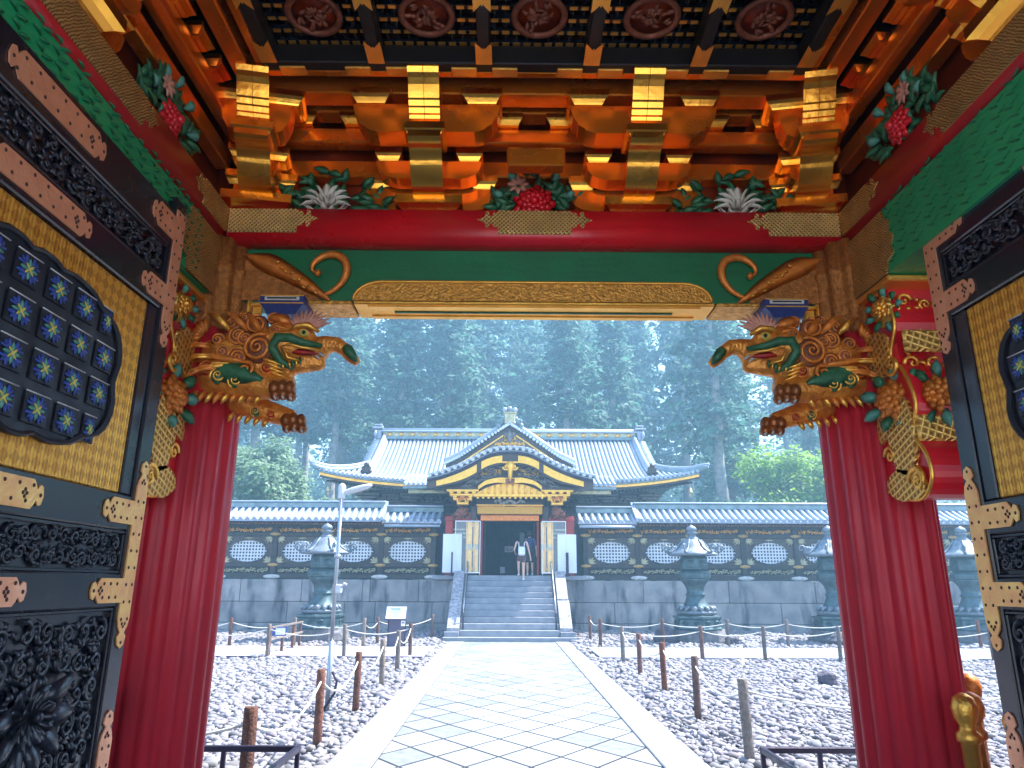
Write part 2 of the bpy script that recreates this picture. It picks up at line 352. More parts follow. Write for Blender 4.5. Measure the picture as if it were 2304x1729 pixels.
def scrollwork(mb, w, h, org, u, v, nrm, cell=.12, rad=.012, seed=1, leafy=1.):
    """openwork of vine scrolls and leaves over rectangle w x h"""
    r = random.Random(seed); org = Vector(org); u = Vector(u); v = Vector(v); nrm = Vector(nrm)
    nx = max(1, round(w/cell)); ny = max(1, round(h/cell)); cx = w/nx; cy = h/ny
    for i in range(nx):
        for j in range(ny):
            c = org+u*((i+.5+r.uniform(-.12, .12))*cx)+v*((j+.5+r.uniform(-.12, .12))*cy)+nrm*r.uniform(0, rad)
            s = 1 if (i+j) % 2 else -1; a0 = r.uniform(0, 6.28)
            mb.spiral(c, u, v*s, min(cx, cy)*.42, r.uniform(1.0, 1.6), rad, .15, 5, 9, a0, nrm*rad*.8)
            for k in range(int(2+2*leafy)):
                a = a0+r.uniform(0, 6.28); p = c+(u*math.cos(a)+v*math.sin(a))*min(cx, cy)*.36
                b = a+r.uniform(-1.2, 1.2); q = p+(u*math.cos(b)*cx+v*math.sin(b)*cy)*r.uniform(.28, .5)
                rel = q-org; 
                if not (0 < rel.dot(u) < w and 0 < rel.dot(v) < h): continue
                mb.leaf(p, q, min(cx, cy)*r.uniform(.22, .36), nrm*rad*1.2, .3, (.3, 1, .9, .5, .05))
    return mb
def flower(mb, c, rr, nrm, up, layers=3, pet=8, wd=.55, cup=.5, seed=0, jag=0.):
    r = random.Random(seed); c = Vector(c); nrm = Vector(nrm).normalized(); up = Vector(up); up = (up-nrm*up.dot(nrm)).normalized(); sd = nrm.cross(up)
    for l in range(layers):
        f = 1-l*.28
        for k in range(pet):
            a = 2*math.pi*(k+.5*(l % 2))/pet+r.uniform(-.1, .1); d = up*math.cos(a)+sd*math.sin(a)
            mb.leaf(c+d*rr*.12+nrm*rr*.1*l, c+d*rr*f+nrm*rr*(.12+.22*l+jag*r.uniform(-.2, .2)), rr*wd*f, nrm*rr*cup*(-.25+.1*l), .10, (.35, .75, 1., .95, .25))
    mb.ell(c+nrm*rr*.3, (rr*.16,)*3, 8, 5); return mb
# ================================================================== SETTING
def grid_sheet(name, x0, x1, y0, y1, nx, ny, zf, m):
    V = [(x0+(x1-x0)*i/nx, y0+(y1-y0)*j/ny, zf(x0+(x1-x0)*i/nx, y0+(y1-y0)*j/ny)) for j in range(ny+1) for i in range(nx+1)]
    F = [(j*(nx+1)+i, j*(nx+1)+i+1, (j+1)*(nx+1)+i+1, (j+1)*(nx+1)+i) for j in range(ny) for i in range(nx)]
    b = MB(); b.add(V, F, True); return struct(b.build(name, m))
def hill(x, y):
    t = max(0., min(1., (y-46)/85)); s = t*t*(3-2*t); return -.3+s*(13+3.0*math.sin(x*.06+1.3)+2*math.sin(x*.11+y*.05)) + (max(0, abs(x)-26)*.16 if y > 40 else max(0, abs(x)-30)*.10)
grid_sheet('ground', -260, 260, -120, 420, 60, 70, lambda x, y: hill(x, y)-.02 if y > 31 else -.32, 'forest_floor')
GX0, GX1 = -26, 26
gravel_z = lambda y: -.06+(0 if y < 24 else min(.14, (y-24)*.03))
bed = grid_sheet('gravel_bed', GX0, GX1, 4.4, 29.6, 4, 40, lambda x, y: gravel_z(y), 'gravel_bed')
# ---- gate floor
fl = MB(); 
for i in range(8):
    for j in range(5): fl.box((-3.15+i*.9, .2+j*1.1, .1), (.885, 1.085, .2), .008)
flo = struct(MB().box((0, 1.0, -.06), (7.4, 8.0, .2)).build('gate_floor', 'slab_joint')); 
fs = None
for i in range(8):
    for j in range(7):
        if fs is None: fs = MB().box((0, 0, 0), (.885, 1.085, .12), .008).build('floor_slab', 'border_slab', flo); fs.location = (-3.15+i*.9, -2.3+j*1.1, .10)
        else:
            o = instance(fs.data, 'floor_slab', Matrix.Translation((-3.15+i*.9, -2.3+j*1.1, .10)), flo)
# ---- stone path with diamond paving
path = struct(MB().box((0, 15.1, -.0625), (4.1, 20.8, .12)).build('stone_path', 'slab_joint'))
HX, HY, JT = .35, .475, .019
def clip_poly(poly, x0, x1, y0, y1):
    def cl(p, f):
        out = []
        for i in range(len(p)):
            a, b = p[i], p[(i+1) % len(p)]; fa, fb = f(a), f(b)
            if fa >= 0: out.append(a)
            if (fa >= 0) != (fb >= 0): t = fa/(fa-fb); out.append((a[0]+(b[0]-a[0])*t, a[1]+(b[1]-a[1])*t))
        return out
    for f in (lambda p: p[0]-x0, lambda p: x1-p[0], lambda p: p[1]-y0, lambda p: y1-p[1]):
        poly = cl(poly, f)
        if len(poly) < 3: return []
    return poly
pr = random.Random(3); shared_tile = None
for j in range(-10, 45):
    for i in range(-6, 6):
        cx = .14+(2*i+(j % 2))*HX; cy = 9.25+.475+(j-4)*HY
        k = 1-JT/min(HX, HY)*1.25
        poly = [(cx+dx*HX*k, cy+dy*HY*k) for dx, dy in ((-1, 0), (0, -1), (1, 0), (0, 1))]
        full = all(-1.53 < p[0] < 1.53 and 4.9 < p[1] < 25.28 for p in poly)
        if full:
            if shared_tile is None:
                b = MB(); rows = []
                for sx, z in ((1, -.05), (1, -.003), (.997, -.0008), (.985, 0.)): rows.append([(dx*HX*k*sx, dy*HY*k*sx, z) for dx, dy in ((-1, 0), (0, -1), (1, 0), (0, 1))])
                shared_tile = b.loft(rows, sm=False).build('paving_stone', 'paving', path); o = shared_tile
            else: o = instance(shared_tile.data, 'paving_stone', Matrix(), path)
            o.location = (cx, cy, pr.uniform(.0, .0015)); o.rotation_euler = (R(pr.uniform(-.06, .06)), R(pr.uniform(-.06, .06)), 0)
        else:
            q = clip_poly(poly, -1.53, 1.53, 4.9, 25.28)
            if len(q) >= 3 and abs(sum(q[a][0]*q[(a+1) % len(q)][1]-q[(a+1) % len(q)][0]*q[a][1] for a in range(len(q)))) > .01:
                MB().prism(q, -.05, pr.uniform(.0, .0015), XYZ).build('paving_stone', 'paving', path)
for sx in (-1, 1):
    y = 5.0; k = 0
    while y < 25.2:
        l = [3.9, 3.3, 5.1, 3.5, 4.2, 2.6, 3.4][k % 7] if sx < 0 else [3.0, 2.9, 3.5, 3.5, 2.8, 4.3, 3.2][k % 7]; l = min(l, 25.28-y)
        MB().box((sx*(1.785), y+l/2, -.035), (.49, l-.016, .11), .010).build('border_slab', 'border_slab', path); y += l; k += 1
# ---- cross paths
for sx, nm, mt in ((-1, 'plank_walk', 'plank_path'), (1, 'slab_walk', 'border_slab')):
    cp = struct(MB().box((sx*9.5, 21.4, -.05), (14.4, 3.3, .07)).build(nm, 'slab_joint'))
    n = 9 if sx < 0 else 6
    for i in range(n):
        if sx < 0:
            wy = 3.26/n; MB().box((sx*9.5, 19.8+wy*(i+.5), .0), (14.4, wy-.02, .06), .008).build('plank', mt, cp)
        else:
            for j in range(2): MB().box((2.36+14.3/n*(i+.5), 19.82+1.6*(j+.5), .0), (14.3/n-.015, 1.585, .06), .008).build('slab', mt, cp)
    MB().box((sx*9.5, 19.72, -.01), (14.4, .07, .12), .006).build('kerb', 'sign_leg' if sx < 0 else 'stair_stone', cp)
# ---- cobbles
ico = bmesh.new(); bmesh.ops.create_icosphere(ico, subdivisions=1, radius=1); IV = np.array([v.co[:] for v in ico.verts]); IF = np.array([[v.index for v in f.verts] for f in ico.faces]); ico.free()
pts = []
for sx in (-1, 1):
    y = 5.2
    while y < 28.9:
        st = .080 if y < 13 else (.096 if y < 19 else .120)
        xm = (.78*y+1.0) if sx > 0 else (.72*y+1.0); x = 2.08
        while x < xm:
            px, py = x+nprng.uniform(-.4, .4)*st, y+nprng.uniform(-.4, .4)*st
            if not (19.66 < py < 23.08 and px > 2.25) and not (py > 25.2 and px < 2.35): pts.append((sx*px, py, st))
            x += st
        y += st*.82
pts = np.array(pts); n = len(pts)
depth = pts[:, 1]; vis = (np.abs(pts[:, 0]+.14)/depth < .47) & (depth > 8.1)
near = np.argsort(np.where(vis, depth, 99))[:290]; isn = np.zeros(n, bool); isn[near] = True
def stone_xf(p):
    s = p[2]*(.46+.66*nprng.random()**2); sx, sy, sz = s*nprng.uniform(.75, 1.25), s*nprng.uniform(.55, .9), s*nprng.uniform(.35, .65)
    a = nprng.uniform(0, 6.28); t = nprng.uniform(-.35, .35); return sx, sy, sz, a, t
cob = []
for k in range(5):
    b = bmesh.new(); bmesh.ops.create_icosphere(b, subdivisions=2, radius=1)
    for v in b.verts: v.co *= 1+.14*math.sin(3.1*v.co.x+k)+.10*math.sin(4.3*v.co.y+2*k)+.08*math.sin(5*v.co.z+k)
    for f in b.faces: f.smooth = True
    me = bpy.data.meshes.new('cobble'); b.to_mesh(me); b.free(); me.materials.append(MATS['cobble_near']); cob.append(me)
for q in near:
    sx, sy, sz, a, t = stone_xf(pts[q])
    instance(cob[q % 5], 'cobble', Matrix.Translation((pts[q][0], pts[q][1], gravel_z(pts[q][1])+sz*.75+nprng.uniform(0, .02))) @ Matrix.Rotation(a, 4, 'Z') @ Matrix.Rotation(t, 4, 'X') @ Matrix.Diagonal((sx, sy, sz, 1)), bed)
far = pts[~isn]; AV = np.zeros((len(far), len(IV), 3)); 
sxs = far[:, 2]*(.46+.66*nprng.random(len(far))**2); S = np.stack([sxs*nprng.uniform(.75, 1.25, len(far)), sxs*nprng.uniform(.55, .9, len(far)), sxs*nprng.uniform(.35, .65, len(far))], 1)
A = nprng.uniform(0, 6.28, len(far)); T = nprng.uniform(-.35, .35, len(far))
P = IV[None]*(1+nprng.uniform(-.18, .18, (len(far), len(IV), 1)))*S[:, None, :]
Y2 = P[..., 1]*np.cos(T)[:, None]-P[..., 2]*np.sin(T)[:, None]; Z2 = P[..., 1]*np.sin(T)[:, None]+P[..., 2]*np.cos(T)[:, None]
X3 = P[..., 0]*np.cos(A)[:, None]-Y2*np.sin(A)[:, None]; Y3 = P[..., 0]*np.sin(A)[:, None]+Y2*np.cos(A)[:, None]
gz = np.array([gravel_z(y) for y in far[:, 1]])+S[:, 2]*.75+nprng.uniform(0, .02, len(far))
AV = np.stack([X3+far[:, 0, None], Y3+far[:, 1, None], Z2+gz[:, None]], 2).reshape(-1, 3)
AF = (IF[None]+(np.arange(len(far))*len(IV))[:, None, None]).reshape(-1, 3)
def np_mesh(name, V, F, m, smooth=True):
    me = bpy.data.meshes.new(name); me.vertices.add(len(V)); me.vertices.foreach_set('co', V.astype(np.float32).ravel())
    k = F.shape[1]; me.loops.add(F.size); me.loops.foreach_set('vertex_index', F.astype(np.int32).ravel()); me.polygons.add(len(F)); me.polygons.foreach_set('loop_start', np.arange(0, F.size, k, dtype=np.int32))
    me.update(calc_edges=True); me.polygons.foreach_set('use_smooth', [smooth]*len(F)); me.materials.append(MATS[m]); return me
go = bpy.data.objects.new('cobbles', np_mesh('cobbles', AV, AF, 'cobble')); col.objects.link(go); go['kind'] = 'stuff'; attach(go, bed)

# ================================================================== STAIR AND STONE WALL
stair = thing('stone_stair', (0, 25.4, 0), 'grey stone stair of ten steps leading up to the gilded shrine gate', 'stair')
MB().box((0, 25.62, .06), (4.55, .55, .16), .015).build('base_slab', 'stair_stone', stair)
for i in range(10):
    y = 25.7+i*.3; z = .14+(i+1)*.206
    MB().box((0, (y+29.2)/2, z-.103), (3.44, 29.2-y, .203), .012).build('step', 'stair_stone', stair)
for s in (-1, 1):
    pr_ = lambda sx: (lambda u, v, w: Vector((s*(1.735+w), u, v)))
    MB().prism([(25.55, .14), (25.75, .14), (25.75, .30), (25.55, .30)], 0, .50, pr_(s)).build('cheek_foot', 'border_slab', stair, bevel=.012)
    MB().prism([(25.76, .10), (27.0, .10), (27.0, 1.32), (26.80, 1.22), (25.76, .42)], 0, .43, pr_(s)).build('cheek_stone', 'cheek_stone', stair, bevel=.015)
    MB().prism([(27.0, .10), (29.0, .10), (29.0, 2.36), (28.35, 2.36), (26.98, 1.36), (27.0, 1.2)], 0, .40, pr_(s)).build('cheek_stone', 'cheek_stone', stair, bevel=.015)
    hr = thing('stair_handrail', (s*1.62, 26.0, .3), 'thin dark handrail on the %s side of the stone stair' % ('left' if s < 0 else 'right'), 'handrail', 'stair handrails')
    rail = [(s*1.62, 26.0+t*2.55, 1.0+t*1.72) for t in (0, .25, .5, .75, 1)]
    MB().tube(rail, .028, 8).build('rail', 'steel', hr)
    MB().tube([(p[0], p[1], p[2]-.42) for p in rail], .016, 6).build('lower_rail', 'iron', hr)
    for t in (0, .5, 1):
        z0 = .14+.206*max(1, math.floor(t*2.55/.3)+1.0) if t < 1 else 2.2
        MB().tube([(s*1.62, 26.0+t*2.55, z0-.02), (s*1.62, 26.0+t*2.55, 1.0+t*1.72)], .025, 8).build('post', 'iron', hr)
for s in (-1, 1):
    xe = 20.5
    wl = thing('stone_wall', (s*2.2, 29, 0), 'wall of large weathered grey blocks under the fence, %s of the stair' % ('left' if s < 0 else 'right'), 'stone wall', 'retaining walls beside the stair')
    MB().box((s*(2.2+xe)/2, 29.6, 1.0), (xe-2.2, 1.1, 1.96)).build('core', 'slab_joint', wl)
    wr = random.Random(5+s)
    joints = {-1: ([2.2, 3.55, 5.44, 5.74, 8.11, 10.49, 13, 15.5, 18.2, 20.5], [2.2, 3.0, 5.21, 6.4, 8.61, 11.2, 13.4, 16.2, 20.5], [2.2, 4.4, 6.3, 8, 10, 12, 15.5, 18, 20.5]),
              1: ([2.2, 5.25, 8.6, 12.0, 15.6, 20.5], [2.2, 4.1, 7.4, 10.6, 13.9, 17, 20.5], [2.2, 4.6, 6.6, 9.2, 12.6, 16, 20.5])}[s]
    for (z0, z1), js in zip(((1.20, 2.02), (.42, 1.185), (-.05, .405)), joints):
        for a, b in zip(js, js[1:]):
            MB().box((s*(a+b)/2, 29.02+wr.uniform(-.012, .012), (z0+z1)/2), (b-a-.018, .26, z1-z0), .018).build('stone_block', 'wall_stone', wl)

# ================================================================== ROOFED FENCES
def oval_pts(n, a, b, cx=0, cz=0, cusp=.05, lob=8):
    out = []
    for i in range(n):
        t = 2*math.pi*i/n; k = 1+cusp*abs(math.cos(lob*t/2))-.02; out.append((cx+a*k*math.cos(t), cz+b*k*math.sin(t)))
    return out
def holed_plate(mb, w, h, hole, y0, y1, cx=0, cz=0):
    """rectangular plate in xz with a hole; hole points ordered by angle"""
    n = len(hole); outer = []
    for (x, z) in hole:
        dx, dz = x-cx, z-cz; k = min((w/2)/abs(dx) if abs(dx) > 1e-9 else 1e9, (h/2)/abs(dz) if abs(dz) > 1e-9 else 1e9); outer.append((cx+dx*k, cz+dz*k))
    for xs in (-1, 1):
        for zs in (-1, 1):
            i = min(range(n), key=lambda q: (outer[q][0]-cx-xs*w/2)**2+(outer[q][1]-cz-zs*h/2)**2); outer[i] = (cx+xs*w/2, cz+zs*h/2)
    V = [(x, y0, z) for x, z in outer]+[(x, y0, z) for x, z in hole]+[(x, y1, z) for x, z in outer]+[(x, y1, z) for x, z in hole]; F = []
    for i in range(n):
        j = (i+1) % n; F += [(i, j, n+j, n+i), (2*n+i, 3*n+i, 3*n+j, 2*n+j), (n+i, n+j, 3*n+j, 3*n+i), (i, 2*n+i, 2*n+j, j)]
    return mb.add(V, F)
# shared bay pieces (local: x across 0, z absolute)
BW = 2.13
def leafcorner(sx, sz):
    b = MB()
    for a, l in ((8, .30), (30, .34), (52, .33), (78, .26)):
        b.leaf((sx*.02, 0, sz*.02), (sx*l*math.cos(R(a)), -.01, sz*l*math.sin(R(a))), .13, (0, -.018, 0), .2, (.6, 1, .9, .6, .1))
    return b
def fence(s):
    xs0, xs1 = 3.05, 20.0
    f = thing('roofed_fence', (s*3, 29.3, 2.0), 'dark fence with white oval windows under a tiled roof, %s of the gilded gate' % ('left' if s < 0 else 'right'), 'fence', 'roofed fences beside the gilded gate')
    fr = lambda x: s*x
    posts = [3.05, 5.15]+[5.15+BW*(i+1) for i in range(7)]
    pm = None
    for i, x in enumerate(posts):
        MB().box((fr(x), 29.3, 3.2), (.20, .22, 2.3), .012).build('post', 'dark_wood', f)
        for z, hw, hh in ((3.78, .22, .07), (2.58, .22, .07), (2.13, .34, .09)):
            if pm is None or True:
                b = MB(); b.lathe([(.02, -.035), (hw*.8, -.03), (hw, -.01), (hw*.95, .02), (.03, .04)], 12)
                for k in range(len(b.V)): q = b.V[k]; b.V[k] = (fr(x)+q[0], 29.16+q[2]*-1, z+q[1]*(hh/hw))
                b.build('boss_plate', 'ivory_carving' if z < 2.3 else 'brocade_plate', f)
    lat = None; shared = {}
    def part(key, mb, nm, mt, x):
        if key not in shared: shared[key] = mb().build(nm, mt, f); o = shared[key]
        else: o = instance(shared[key].data, nm, Matrix(), f)
        o.location = (x, 0, 0)
    for i in range(len(posts)-1):
        x = fr((posts[i]+posts[i+1])/2); wd = posts[i+1]-posts[i]-.2
        part('pan', lambda: holed_plate(MB(), wd+.02, 1.05, oval_pts(48, .745, .425, 0, 3.115), 29.26, 29.34, 0, 3.165), 'panel', 'brown_lacquer', x)
        def ring():
            b = MB(); o1 = oval_pts(48, .78, .455, 0, 3.115); o2 = oval_pts(48, .735, .415, 0, 3.115)
            b.loft([[(x_, 29.25, z_) for x_, z_ in o1], [(x_, 29.20, z_) for x_, z_ in o1], [(x_, 29.20, z_) for x_, z_ in o2], [(x_, 29.30, z_) for x_, z_ in o2]], caps=False, sm=False); return b
        part('ring', ring, 'window_frame', 'black_lacquer', x)
        def latt():
            b = MB(); a_, b_ = .76, .44
            for k in range(-5, 6):
                xx = k*.125; hz = b_*math.sqrt(max(0, 1-(xx/a_)**2)); b.box((xx, 29.30, 3.115), (.052, .02, 2*hz))
            for k in range(-3, 4):
                zz = k*.125; hx = a_*math.sqrt(max(0, 1-(zz/b_)**2)); b.box((0, 29.285, 3.115+zz), (2*hx, .02, .052))
            return b
        part('latt', latt, 'lattice', 'pale_lattice', x)
        part('bk', lambda: MB().box((0, 29.43, 3.165), (wd+.02, .03, 1.05)), 'backing_board', 'black_wood', x)
        for cx_, cz_ in ((-1, -1), (1, -1), (-1, 1), (1, 1)):
            key = 'lf%d%d' % (cx_, cz_)
            def lf():
                b = leafcorner(-cx_, -cz_); b.V = [(v[0]+cx_*(wd/2-.01), 29.235+v[1], 3.165+cz_*.51+v[2]) for v in b.V]; return b
            part(key, lf, 'corner_fitting', 'ridge_gold', x)
        def topm():
            b = MB()
            b.leaf((-.19, 29.23, 3.62), (.19, 29.23, 3.62), .07, (0, -.01, 0), .2, (.2, .9, 1, .9, .2)); return b
        part('tf', topm, 'centre_fitting', 'ridge_gold', x)
        def frz(): return scrollwork(MB(), wd-.06, .21, (-wd/2+.03, 29.22, 3.845), (1, 0, 0), (0, 0, 1), (0, -1, 0), .15, .018, 4)
        part('frz', frz, 'frieze_carving', 'gold_bright', x)
        part('frb', lambda: MB().box((0, 29.29, 3.95), (wd+.02, .06, .26)), 'frieze_board', 'black_wood', x)
        def low(): return scrollwork(MB(), wd-.1, .22, (-wd/2+.05, 29.24, 2.27), (1, 0, 0), (0, 0, 1), (0, -1, 0), .17, .02, 9)
        part('low', low, 'lower_carving', 'ridge_gold', x)
        part('lowb', lambda: MB().box((0, 29.32, 2.38), (wd+.02, .05, .26)), 'lower_board', 'black_wood', x)
    L_ = xs1-xs0; cx = fr((xs0+xs1)/2)
    for z, h, d, m_ in ((3.765, .14, .20, 'dark_wood'), (2.585, .14, .24, 'dark_wood'), (2.145, .19, .28, 'dark_wood'), (4.12, .10, .26, 'dark_wood')):
        MB().box((cx, 29.3, z), (L_, d, h), .01).build('rail', m_, f)
    # rafters
    b0 = None; x = xs0+.1
    while x < xs1:
        M_ = Matrix.Translation((fr(x), 28.93, 4.235)) @ Matrix.Rotation(R(14), 4, 'X')
        if b0 is None: b0 = MB().box((0, 0, 0), (.055, .70, .06)).build('rafter', 'rust_carving', f); b0.matrix_basis = M_
        else: instance(b0.data, 'rafter', M_, f)
        x += .135
    # roof: high part and lower part next to the gate
    def slope(x0, x1, rz, ez, ey, nm):
        prof = cat([(29.62, rz), (29.3, rz-.17), (28.95, rz-.36), (ey, ez)], 4)
        V = [(fr(xx), y, z) for xx in (x0, x1) for y, z in prof]+[(fr(xx), y, z-.07) for xx in (x0, x1) for y, z in prof]; k = len(prof); F = []
        for i in range(k-1): F += [(i, i+1, k+i+1, k+i), (2*k+i, 3*k+i, 3*k+i+1, 2*k+i+1)]
        F += [(0, k, 3*k, 2*k), (k-1, 3*k-1, 4*k-1, 2*k-1)]+[(i, 2*k+i, 2*k+i+1, i+1) for i in range(k-1)]+[(k+i, k+i+1, 3*k+i+1, 3*k+i) for i in range(k-1)]
        MB().add(V, F, False).build('roof_slope', 'roof_copper', f)
        back = [(fr(xx), 29.62+(29.62-y), z) for xx in (x0, x1) for y, z in prof]
        MB().add(back, [(i, i+1, k+i+1, k+i) for i in range(k-1)], True).build('rear_slope', 'roof_copper', f)
        n = int((x1-x0)/.271); t0 = None
        for i in range(n+1):
            xx = fr(x0+.1+i*.271)
            if abs(xx) > x1: continue
            if t0 is None:
                t0 = MB().tube([(0, y, z+.03) for y, z in prof]+[(0, prof[-1][0]-.03, prof[-1][1]+.02)], .085, 8).build('tile_roll', 'roof_copper', f); t0.location = (xx, 0, 0)
            else: o = instance(t0.data, 'tile_roll', Matrix.Translation((xx, 0, 0)), f)
        # ridge
        zz = rz
        MB().box((fr((x0+x1)/2), 29.62, zz+.10), (x1-x0, .30, .20), .01).build('ridge', 'roof_ridge', f)
        MB().box((fr((x0+x1)/2), 29.62, zz+.245), (x1-x0+.03, .44, .07), .02).build('ridge_cap', 'roof_copper', f)
    slope(5.10, xs1, 4.87, 4.30, 28.48, 'high'); slope(2.72, 5.08, 4.70, 4.25, 28.62, 'low')
    MB().prism(cat([(29.66, 5.16), (29.2, 4.80), (28.5, 4.42)], 4)+cat([(28.5, 4.28), (29.2, 4.62), (29.66, 4.9)], 4), 5.02, 5.16, lambda u, v, w_: Vector((fr(w_), u, v))).build('verge_ridge', 'roof_copper', f)
    MB().tube([(fr(2.75), 28.50, 4.08), (fr(4.95), 28.50, 4.07)], .055, 8).build('gutter', 'roof_copper', f)
    return f
fence(-1); fence(1)
# ================================================================== SHRINE HALL (behind)
hall = thing('shrine_hall', (0, 34, 2), 'long shrine hall with curved blue tile roof and pointed front gable behind the gilded gate', 'shrine hall')
EY, RY, RZ = 32.0, 37.5, 9.35
ze = lambda x: 6.24+.60*(abs(x)/8.65)**3.4
def zs(x, y): t = max(0, (y-EY)/(RY-EY)); return ze(x)*(1-t)+RZ*t-.42*math.sin(math.pi*t**.8)*(1-.25*t)
ytop = lambda x: RY if abs(x) <= 6.72 else 34.35-(abs(x)-6.72)/(8.65-6.72)*(34.35-EY-.03)
def roof_sheet(xs, parent, nm, dz=0.):
    b = MB(); rows = []
    for x in xs:
        yt = ytop(x); rows.append([(x, EY+(yt-EY)*k/14, zs(x, EY+(yt-EY)*k/14)+dz) for k in range(15)])
    return b.loft(rows, closed=False).build(nm, 'roof_copper', parent)
roof_sheet([-8.65+17.3*i/60 for i in range(61)], hall, 'roof_slope')
roof_sheet([-8.65+17.3*i/60 for i in range(61)], hall, 'roof_underside', -.10).data.materials[0] = MATS['dark_wood']
x = -8.58
while x < 8.6:
    if abs(x) > .0:
        yt = ytop(x); k = 8
        MB().tube([(x, EY-.05+(yt-EY+.05)*i/k, zs(x, EY-.05+(yt-EY+.05)*i/k)+.04) for i in range(k+1)], .078, 7).build('tile_roll', 'roof_copper', hall)
    x += .2085
# eave boards: tile front lip, gold fascia, rafters
for dz, h, dy, m_ in ((-.055, .07, .02, 'roof_ridge'), (-.16, .11, .06, 'gold_bright'), (-.26, .07, .14, 'brown_lacquer')):
    b = MB(); rows = []
    for i in range(49):
        x = -8.6+17.2*i/48; z = ze(x)+dz; rows.append([(x, EY+dy, z-h/2), (x, EY+dy, z+h/2), (x, EY+dy+.12, z+h/2), (x, EY+dy+.12, z-h/2)])
    b.loft(rows, sm=False).build('eave_board', m_, hall)
r0 = None
for i in range(98):
    x = -8.25+16.5*i/97; M_ = Matrix.Translation((x, 33.0, ze(x)-.28)) @ Matrix.Rotation(R(8), 4, 'X')
    if r0 is None: r0 = MB().box((0, 0, 0), (.07, 1.9, .08)).build('rafter', 'dark_wood', hall); r0.matrix_basis = M_
    else: instance(r0.data, 'rafter', M_, hall)
# side hip slopes and gable ends
for s in (-1, 1):
    hip = [(s*x, ytop(x), zs(x, ytop(x))) for x in [6.75+1.9*i/8 for i in range(9)]]
    b = MB(); rows = []
    for i in range(9):
        h_ = hip[i]; rows.append([Vector(h_), Vector((h_[0], 37.5, h_[2])), Vector((h_[0], 43-(h_[1]-32), h_[2]))])
    b.loft(rows, closed=False).build('hip_slope', 'roof_copper', hall)
    MB().tube([(p[0], p[1], p[2]+.10) for p in hip]+[(s*8.95, 31.72, zs(8.65, 32)+.20)], [.14]*9+[.08], 8).build('hip_ridge', 'roof_ridge', hall)
    MB().tube([(p[0], p[1], p[2]+.26) for p in hip]+[(s*9.0, 31.70, zs(8.65, 32)+.30)], [.09]*9+[.05], 8).build('hip_ridge_cap', 'roof_copper', hall)
    dr = [(s*(6.66), y, zs(6.6, y)) for y in (37.3, 36.6, 36, 35.3, 34.6, 34, 33.4, 33.0)]
    MB().tube([(p[0], p[1], p[2]+.12) for p in dr], .17, 8).build('descending_ridge', 'roof_copper', hall)
    MB().tube([(p[0], p[1], p[2]+.30) for p in dr], .10, 8).build('descending_ridge_cap', 'roof_copper', hall)
    b = MB(); b.box((s*6.66, 32.92, 7.0), (.44, .10, .36), .05); b.ell((s*6.66, 32.90, 7.22), (.14, .1, .12)); b.ell((s*6.48, 32.90, 6.9), (.1, .08, .1)); b.ell((s*6.84, 32.90, 6.9), (.1, .08, .1))
    b.build('ridge_end_tile', 'brown_lacquer', hall)
    for i in range(16):
        t = i/15; y = 37.2-3.0*t; z = zs(6.7, y)+.10
        MB().tube([(s*6.78, y, z), (s*7.25, y, z-.10)], .075, 7).build('verge_tile', 'roof_copper', hall)
    MB().add([(s*6.95, 34.4, 7.4), (s*6.95, 37.5, 9.1), (s*6.95, 40.6, 7.4)], [(0, 1, 2)]).build('gable_board', 'brown_lacquer', hall)
    # wind bell
    b = MB(); b.lathe([(.05, .18), (.09, .14), (.11, 0), (.15, -.05), (.02, -.05)], 10, (s*8.2, 32.3, 5.95)); b.tube([(s*8.2, 32.3, 6.1), (s*8.2, 32.3, 6.42)], .015, 5); b.box((s*8.2, 32.3, 5.80), (.10, .01, .14))
    b.build('wind_bell', 'ridge_gold', hall)
    # ridge end stack
    b = MB(); b.box((s*6.98, 37.45, 9.55), (.30, .55, .5), .03); b.box((s*7.02, 37.45, 9.90), (.56, .7, .10), .02); b.box((s*7.0, 37.45, 10.06), (.40, .6, .08), .02); b.ell((s*7.12, 37.1, 9.55), (.1, .14, .2))
    b.build('ridge_end_stack', 'roof_copper', hall)
MB().box((0, 37.5, 9.38), (13.6, .60, .16), .02).build('ridge_base', 'roof_ridge', hall)
MB().box((0, 37.5, 9.56), (13.5, .44, .24)).build('ridge_band', 'ridge_gold', hall)
c0 = None
for i in range(22):
    x = -6.4+12.8*i/21
    if c0 is None:
        b = MB().lathe([(.02, 0), (.11, .01), (.11, .04), (.02, .06)], 10); b.V = [(v[0], -v[2], v[1]) for v in b.V]; c0 = b.build('crest', 'gold_bright', hall); c0.location = (x, 37.27, 9.56)
    else: instance(c0.data, 'crest', Matrix.Translation((x, 37.27, 9.56)), hall)
MB().box((0, 37.5, 9.73), (13.9, .66, .10), .03).build('ridge_cap', 'roof_copper', hall)
MB().tube([(-6.95, 37.5, 9.83), (6.95, 37.5, 9.83)], .12, 8).build('ridge_tile', 'roof_copper', hall)
